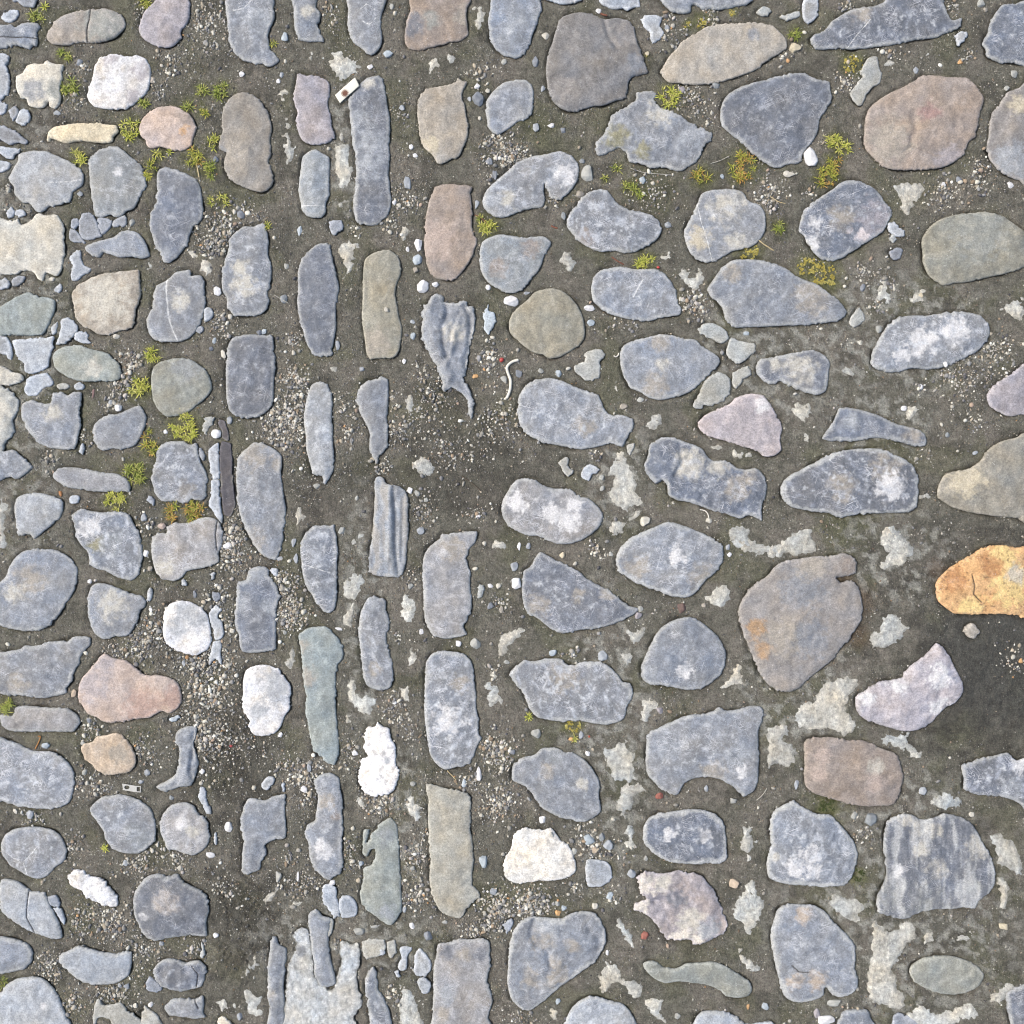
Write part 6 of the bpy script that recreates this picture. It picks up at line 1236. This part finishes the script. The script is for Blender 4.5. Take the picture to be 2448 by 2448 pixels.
# ------------------------------------------------------------------ litter and plant scraps
def T2(ox, oy, pts): return [(ox + x * K, oy + y * K) for x, y in pts]
def tube(name, pxs, r_px, z_px, mat, label, cat, flat=1.0, taper=False, ends=None):
    P = np.array(pxs, float)
    # subdivide smoothly
    Q = []
    n = len(P)
    for i in range(n - 1):
        p0, p1, p2, p3 = P[max(i - 1, 0)], P[i], P[i + 1], P[min(i + 2, n - 1)]
        for t in np.linspace(0, 1, 7, endpoint=False):
            Q.append(.5 * ((2 * p1) + (-p0 + p2) * t + (2 * p0 - 5 * p1 + 4 * p2 - p3) * t ** 2 + (-p0 + 3 * p1 - 3 * p2 + p3) * t ** 3))
    Q.append(P[-1]); Q = np.array(Q); n = len(Q)
    gz = ground_h(Q[:, 0], Q[:, 1]) * .5
    z = (gz + z_px + r_px * .6) * S
    T = np.gradient(Q, axis=0); T /= np.linalg.norm(T, axis=1)[:, None] + 1e-9
    cx, cy = Q.mean(0); ox_, oy_ = W(cx, cy)
    V = []; NS = 8
    for i in range(n):
        r = r_px * S * (1 if not taper else max(.25, 1 - .75 * i / (n - 1)))
        if i in (0, n - 1): r *= .6
        wx_, wy_ = W(Q[i, 0], Q[i, 1])
        sd_ = np.array([T[i, 1], T[i, 0], 0]); sd_ = np.array([-(-T[i, 1]), T[i, 0], 0])
        for k_ in range(NS):
            a = 6.283 * k_ / NS
            V.append(np.array([wx_ - ox_, wy_ - oy_, z[i]]) + np.array([T[i, 1], T[i, 0], 0]) * (r * math.cos(a)) + np.array([0, 0, r * flat * math.sin(a)]))
    F_ = [(i * NS + k_, i * NS + (k_ + 1) % NS, (i + 1) * NS + (k_ + 1) % NS, (i + 1) * NS + k_) for i in range(n - 1) for k_ in range(NS)]
    F_ += [tuple(range(NS - 1, -1, -1)), tuple(range((n - 1) * NS, n * NS))]
    o = mesh_obj(name, V, F_, mat, loc=(ox_, oy_, 0)); tag(o, label, cat)
    return o

m_string = plain_mat('white_string', alb((244, 238, 226)), .8, spots=alb((214, 204, 188)), scale=1800)
m_straw = plain_mat('dry_straw', alb((204, 184, 140)), .6, scale=900)
m_twig = plain_mat('red_brown_twig', alb((140, 88, 66)), .7)
m_twigo = plain_mat('orange_stem', alb((190, 130, 66)), .7)
m_dark = plain_mat('dark_twig', alb((92, 80, 66)), .8)
m_thread = plain_mat('pale_thread', alb((200, 194, 180)), .7)
tube('string', T2(1132, 566, [(278, 760), (245, 768), (215, 790), (206, 815), (216, 850), (228, 885), (226, 935), (216, 970), (204, 996)]), 3.4, 1.2, m_string, 'short curved length of white string lying on the gravel', 'string', .9)
tube('dry_straw', T2(1698, 0, [(298, 1480), (318, 1500), (352, 1522), (390, 1546)]), 1.5, 2, m_straw, 'pale dry straw pointing away from the grey cobble with cream windows', 'straw')
tube('dry_straw', T2(0, 0, [(1212, 1000), (1220, 1040), (1230, 1096)]), 1.8, 1.5, m_straw, 'short beige straw under the round salmon pink cobble', 'straw')
tube('plant_stem', T2(0, 1132, [(220, 1696), (238, 1660), (252, 1622), (236, 1616)]), 1.5, 1.5, m_twigo, 'hooked orange stem above the large flecked slate cobble', 'stem')
tube('twig', T2(1132, 566, [(850, 125), (885, 150), (926, 172)]), 1.5, .8, m_twig, 'thin red-brown twig above the slate cobble with the starburst', 'twig')
tube('twig', T2(1132, 0, [(782, 86), (800, 94), (824, 100)]), 2.4, 1.2, m_twig, 'stubby reddish twig touching the top of the large grey squarish cobble', 'twig')
tube('twig', T2(1132, 0, [(478, 1392), (498, 1402), (518, 1408)]), 2.0, 1, m_twig, 'small rusty twig above the heart-shaped grey cobble', 'twig')
tube('twig', T2(566, 566, [(1385, 1475), (1440, 1510), (1502, 1562)]), 1.3, .5, m_dark, 'long thin dark twig on the wet mud left of the bumpy quartz cobble', 'twig')
tube('grass_blade', T2(566, 566, [(232, 360), (275, 385), (322, 412)]), .9, 4, m_thread, 'fine pale grass blade crossing a small dark pebble', 'grass blade')
tube('thread', T2(566, 1698, [(1295, 370), (1330, 405), (1352, 430), (1357, 456)]), 1.3, 1, m_straw, 'curled pale thread below the long rounded slate cobble', 'thread', taper=False)
tube('thread', T2(1132, 1132, [(1392, 1222 - 0), (1420, 1228), (1440, 1246), (1446, 1280)] if False else [(1392, 222), (1425, 230), (1442, 250), (1450, 285)]), 1.3, 1.2, m_string, 'thin white thread tied to a white crumb under the knobbly blue cobble', 'thread')
tube('thread', T2(1132, 566, [(862, 733), (876, 740), (890, 730), (893, 716)]), 1.6, 1.2, m_string, 'tiny white hook of thread left of the blue-grey teardrop cobble', 'thread')
tube('thread', T2(1132, 1698, [(1740, 553), (1768, 530), (1790, 505), (1806, 478)]), 1.0, 2, m_thread, 'grey curved thread beside the foot of the bitten slate block', 'thread')
tube('rootlet', T2(1698, 0, [(352, 1195), (395, 1230), (430, 1248), (462, 1256)]), 1.0, 1.2, m_straw, 'thin dry rootlet below the cream pebble and moss', 'root')
tube('rootlet', T2(1132, 0, [(960, 1035), (1040, 1062), (1130, 1072), (1235, 1080)]), .8, 1.2, m_thread, 'long fine rootlet under the jagged star-shaped cobble', 'root')
tube('rootlet', T2(1698, 0, [(0, 1010), (60, 990), (118, 962)]), .8, 2.5, m_thread, 'fine rootlet reaching the yellow moss under the blue-grey cobble', 'root')
tube('moss_stalk', T2(1132, 0, [(5, 1325), (40, 1340), (70, 1365), (92, 1400)]), 1.1, 3, m_twig, 'thin reddish moss stalk beside the tall brown cobble', 'moss stalk')

def slab(name, corners, z0, thick, mat, label, cat, lift=None, col=None, res=10):
    """a thin bent rectangular piece, corners in photo pixels (clockwise from top left)"""
    A, B, C_, D = [np.array(p, float) for p in corners]
    V = []; cc = (A + B + C_ + D) / 4; ox_, oy_ = W(*cc)
    for layer in (0, 1):
        for j in range(res + 1):
            for i in range(res * 2 + 1):
                u, v = i / (res * 2), j / res
                p = (A * (1 - u) + B * u) * (1 - v) + (D * (1 - u) + C_ * u) * v
                if i in (0, res * 2) or j in (0, res): p = p + rs.uniform(-.25, .25, 2)
                wx_, wy_ = W(*p)
                zz = z0 + (lift(u, v) if lift else 0) - layer * thick
                V.append((wx_ - ox_, wy_ - oy_, zz * S))
    nx = res * 2 + 1; N = nx * (res + 1); F_ = []
    for j in range(res):
        for i in range(nx - 1):
            a = j * nx + i
            F_.append((a + nx, a + nx + 1, a + 1, a)); F_.append((a + N, a + 1 + N, a + nx + 1 + N, a + nx + N))
    rim_ = [i for i in range(nx)] + [j * nx + nx - 1 for j in range(1, res + 1)] + [res * nx + i for i in range(nx - 2, -1, -1)] + [j * nx for j in range(res - 1, 0, -1)]
    for a, b in zip(rim_, rim_[1:] + rim_[:1]): F_.append((a, b, b + N, a + N))
    o = mesh_obj(name, V, F_, mat, loc=(ox_, oy_, 0))
    if label: tag(o, label, cat)
    return o

def paper_mat():
    m = bpy.data.materials.new('stained_card'); m.use_nodes = True
    nt = m.node_tree; b = nt.nodes['Principled BSDF']
    tc = nt.nodes.new('ShaderNodeTexCoord').outputs['Object']
    vm = nt.nodes.new('ShaderNodeVectorMath'); vm.operation = 'DISTANCE'; nt.links.new(tc, vm.inputs[0])
    wx1, wy1 = W(780 + 590 * 150 / 1932, 160 + 850 * 150 / 1932); cx, cy = W(*CARD_C)
    vm.inputs[1].default_value = (wx1 - cx, wy1 - cy, 8 * S)
    nn = noise_n(nt, tc, 900, 5, .7)
    dd = math_n(nt, 'ADD', vm.outputs['Value'], math_n(nt, 'MULTIPLY', math_n(nt, 'SUBTRACT', nn, .5), .009))
    w = ramp(nt, dd, .0068, .0030)
    c = mixc(nt, w, tuple(alb((240, 234, 218))), tuple(alb((112, 72, 56))))
    nt.links.new(c, b.inputs['Base Color']); b.inputs['Roughness'].default_value = .8
    return m
cp = lambda x, y: (780 + x * 150 / 1932, 160 + y * 150 / 1932)
card = [cp(278, 890), cp(905, 372), cp(1040, 630), cp(430, 1140)]
CARD_C = tuple(np.mean(card, 0))
slab('paper_slip', card, 8, 1.2, paper_mat(), 'cream paper slip with a brown stain resting on a long slate cobble', 'paper slip', lift=lambda u, v: 2.2 * u * u + .9 * math.sin(3.1 * v) - 3.2 * (1 - u) ** 2)

# small stamped metal tag: a frame with an eyelet and a window, so bent bars and plate pieces joined into one thing
def tag_obj():
    cp = lambda x, y: (250 + x * 120 / 1932, 1840 + y * 120 / 1932)
    m_metal = plain_mat('dull_zinc', alb((206, 206, 202)), .42, .35, spots=alb((160, 156, 150)), scale=1400)
    O = np.array(cp(1060, 690)); ox_, oy_ = W(*O)
    e = bpy.data.objects.new('metal_tag', None); e.location = (ox_, oy_, 2 * S); e.empty_display_size = .01
    scene.collection.objects.link(e); tag(e, 'small bright metal tag with an eyelet beside the apple-shaped slate cobble', 'metal tag')
    def poly_plate(name, outer, inner, z, th, mat):
        # ring plate between an outer and an inner loop with equal counts
        n = len(outer); V = []
        for layer in (0, 1):
            for loop in (outer, inner):
                for p in loop:
                    a, b = W(*p); V.append((a - ox_, b - oy_, (z - layer * th) * S))
        F_ = []
        for i in range(n):
            j = (i + 1) % n
            F_ += [(i, n + i, n + j, j), (2 * n + i, 2 * n + j, 3 * n + j, 3 * n + i), (i, j, 2 * n + j, 2 * n + i), (n + i, 3 * n + i, 3 * n + j, n + j)]
        o = mesh_obj(name, V, F_, mat, smooth=False); o.parent = e
        return o
    def ring(A, B, C_, D, n=40):
        P = [np.array(p, float) for p in (A, B, C_, D, A)]; out = []
        for k_ in range(4):
            for t in range(n // 4): out.append(P[k_] + (P[k_ + 1] - P[k_]) * t / (n // 4))
        return out
    # plate with a round eyelet hole
    outer = ring(cp(700, 520), cp(1240, 610), cp(1235, 850), cp(735, 770))
    hc = np.array(cp(880, 665)); hr = np.array([100, 74]) * 120 / 1932
    inner = []
    for p in outer:
        a = math.atan2(p[1] - hc[1], p[0] - hc[0]); inner.append(hc + hr * (math.cos(a), math.sin(a)))
    poly_plate('plate', outer, inner, 1.8, 1.0, m_metal)
    outer = ring(cp(1242, 605), cp(1415, 625), cp(1412, 862), cp(1238, 850)); q = np.mean(outer, 0)
    poly_plate('window_frame', outer, [q + (p - q) * .72 for p in outer], 1.5, 1.0, m_metal)
tag_obj()

# red plastic crumb and red leaf scraps
def chip(name, pxy, rx, ry, col, label, cat, seed):
    rs3 = np.random.RandomState(seed); V = rock_shape(ICO1, rs3, 6, .05) * np.array([rx, ry, min(rx, ry) * .5]) * S
    gz = float(ground_h(np.array([pxy[0]]), np.array([pxy[1]]))[0])
    wx_, wy_ = W(*pxy)
    o = mesh_obj(name, V, ICO1F, plain_mat(name + '_red', alb(col), .45, spots=alb(np.array(col) * .8)), loc=(wx_, wy_, (gz + 1.6) * S), smooth=False)
    tag(o, label, cat)
chip('plastic_chip', T2(1132, 566, [(172, 760)])[0], 6.5, 6, (186, 66, 60), 'bright red plastic chip beside the white string', 'plastic chip', 3)
chip('plastic_chip', T2(1132, 0, [(1137, 1648)])[0], 4, 3.5, (214, 84, 78), 'tiny red chip above the slate cobble with the starburst', 'plastic chip', 5)
chip('plastic_chip', T2(0, 1132, [(1420, 1680)])[0], 4.5, 3.5, (190, 84, 84), 'tiny pink-red chip in the tyre-marked mud', 'plastic chip', 6)
chip('leaf_scrap', T2(1132, 1132, [(712, 1618)])[0], 2.8, 3, (210, 96, 66), 'tiny orange-red scrap below the wide lumpy slate cobble', 'leaf scrap', 7)

# ------------------------------------------------------------------ labels that single things out
DIRS = ['right of', 'below and right of', 'below', 'below and left of', 'left of', 'above and left of', 'above', 'above and right of']
cob = [it for it in items if it['kind'] == 'c']
for it in cob:
    if it['m']: tag(it['obj'], it['label'], 'cement patch', 'cement patches between the cobbles')
    else: tag(it['obj'], it['label'], 'cobblestone', 'cobblestones set in the mud')
def short(lab):
    # a cobble's look without the part that says where it stands
    w = lab.split(); cut = len(w)
    for i, x in enumerate(w):
        if i >= 3 and x in ('beside', 'above', 'below', 'under', 'near', 'between', 'among', 'lying', 'cut', 'at', 'on', 'in', 'set', 'poking', 'running', 'rounding', 'leaning', 'left'):
            cut = i; break
    s = ' '.join(w[:cut])
    return s
shorts = {}
for it in cob: shorts.setdefault(short(it['label']), []).append(it)
for it in cob:
    s = short(it['label']); it['anchor'] = (s if len(shorts[s]) == 1 else it['label'])
NAMES = dict(wh='white', cr='cream', cy='pale yellow', ta='tan', sp='pale grey', sl='grey', sg='mid-grey', sd='dark', bl='bluish', pg='greenish-grey', vi='mauve', pe='peach',
    ru='rust-brown', rd='reddish', rd2='brick-red', rb='red-brown', pk='pink', gy='grey', ol='olive', dk='dark purplish', **{'or': 'orange'}, or2='orange-brown')
MN = dict(g='green', y='yellow-green', o='orange-tipped', c='crumbly yellow', d='dark green')
others = [it for it in items if it['kind'] != 'c'] + peb_items + moss_items
KN = {'s': 'stone shard', 'm': 'cement patch', 'p': 'pebble', 't': 'moss tuft'}
def where(it, q):
    c = np.array(it['c'])
    inq = inside(q['Q'], c[:1], c[1:])[0]
    if inq: return 'on', 0.0
    k_ = np.argmin(((q['Q'] - c) ** 2).sum(1)); d = float(np.linalg.norm(q['Q'][k_] - c))
    v = c - np.array(q['c'])
    ext_ = np.ptp(q['Q'], 0) / 2
    a = math.atan2(v[1] / ext_[1], v[0] / ext_[0])
    return DIRS[int(round(a / (math.pi / 4))) % 8], d
for it in others:
    it['adj'] = {'s': lambda: NAMES[it['col']], 'm': lambda: 'pale', 'p': lambda: NAMES[it['col']], 't': lambda: MN[it['col']]}[it['kind']]()
    rel = [(d, w_, q) for q in cob for w_, d in [where(it, q)]]
    rel.sort(key=lambda r: r[0]); it['rel'] = rel[:4]
claims = {}
for it in others:
    for d, w_, q in it['rel']:
        claims.setdefault((it['kind'], it['adj'], w_, q['anchor']), []).append((d, it))
used = set(it['label'] for it in cob)
for it in others:
    best = None
    for k_, (d, w_, q) in enumerate(it['rel']):
        grp = sorted(claims[(it['kind'], it['adj'], w_, q['anchor'])], key=lambda t: t[0])
        nm = KN[it['kind']]
        if len(grp) == 1: q_ = ''; pen = 0
        else:
            sz = sorted(grp, key=lambda t: -t[1]['size'])
            if sz[0][1] is it and sz[0][1]['size'] > 1.12 * sz[1][1]['size']: q_ = 'largest'; pen = .6
            elif sz[-1][1] is it and sz[-1][1]['size'] < .88 * sz[-2][1]['size']: q_ = 'smallest'; pen = .8
            elif grp[0][1] is it: q_ = 'nearest'; pen = .8
            elif grp[-1][1] is it: q_ = 'farthest'; pen = 1.1
            else: continue
        lab = ' '.join(x for x in (q_, it['adj'], nm, ('resting on' if w_ == 'on' else w_), 'the', q['anchor']) if x)
        if len(lab.split()) > 16: pen += 3
        if lab in used: continue
        sc = pen + k_ * .5
        if best is None or sc < best[0]: best = (sc, lab)
    if best is None:
        # fall back on a rank by distance
        d, w_, q = it['rel'][0]
        grp = sorted(claims[(it['kind'], it['adj'], w_, q['anchor'])], key=lambda t: t[0])
        rk = [t[1] is it for t in grp].index(True)
        lab = ' '.join((['first', 'second', 'third', 'fourth', 'fifth', 'sixth', 'seventh', 'eighth'][min(rk, 7)] + '-nearest', it['adj'], KN[it['kind']], w_, 'the', q['anchor']))
        best = (0, lab)
    lab = ' '.join(best[1].split()[:16])
    used.add(lab)
    tag(it['obj'], lab, KN[it['kind']], {'s': 'slate shards in the joints', 'm': 'cement patches between the cobbles', 'p': 'pebbles in the joints', 't': 'moss tufts in the joints'}[it['kind']])
print('cobbles', len(cob), 'others', len(others))
from collections import Counter
dups = [k_ for k_, v_ in Counter(o_['label'] for o_ in scene.objects if 'category' in o_).items() if v_ > 1]
print('dup labels', dups[:5]); print('long', sum(len(o_['label'].split()) > 16 for o_ in scene.objects if 'category' in o_))
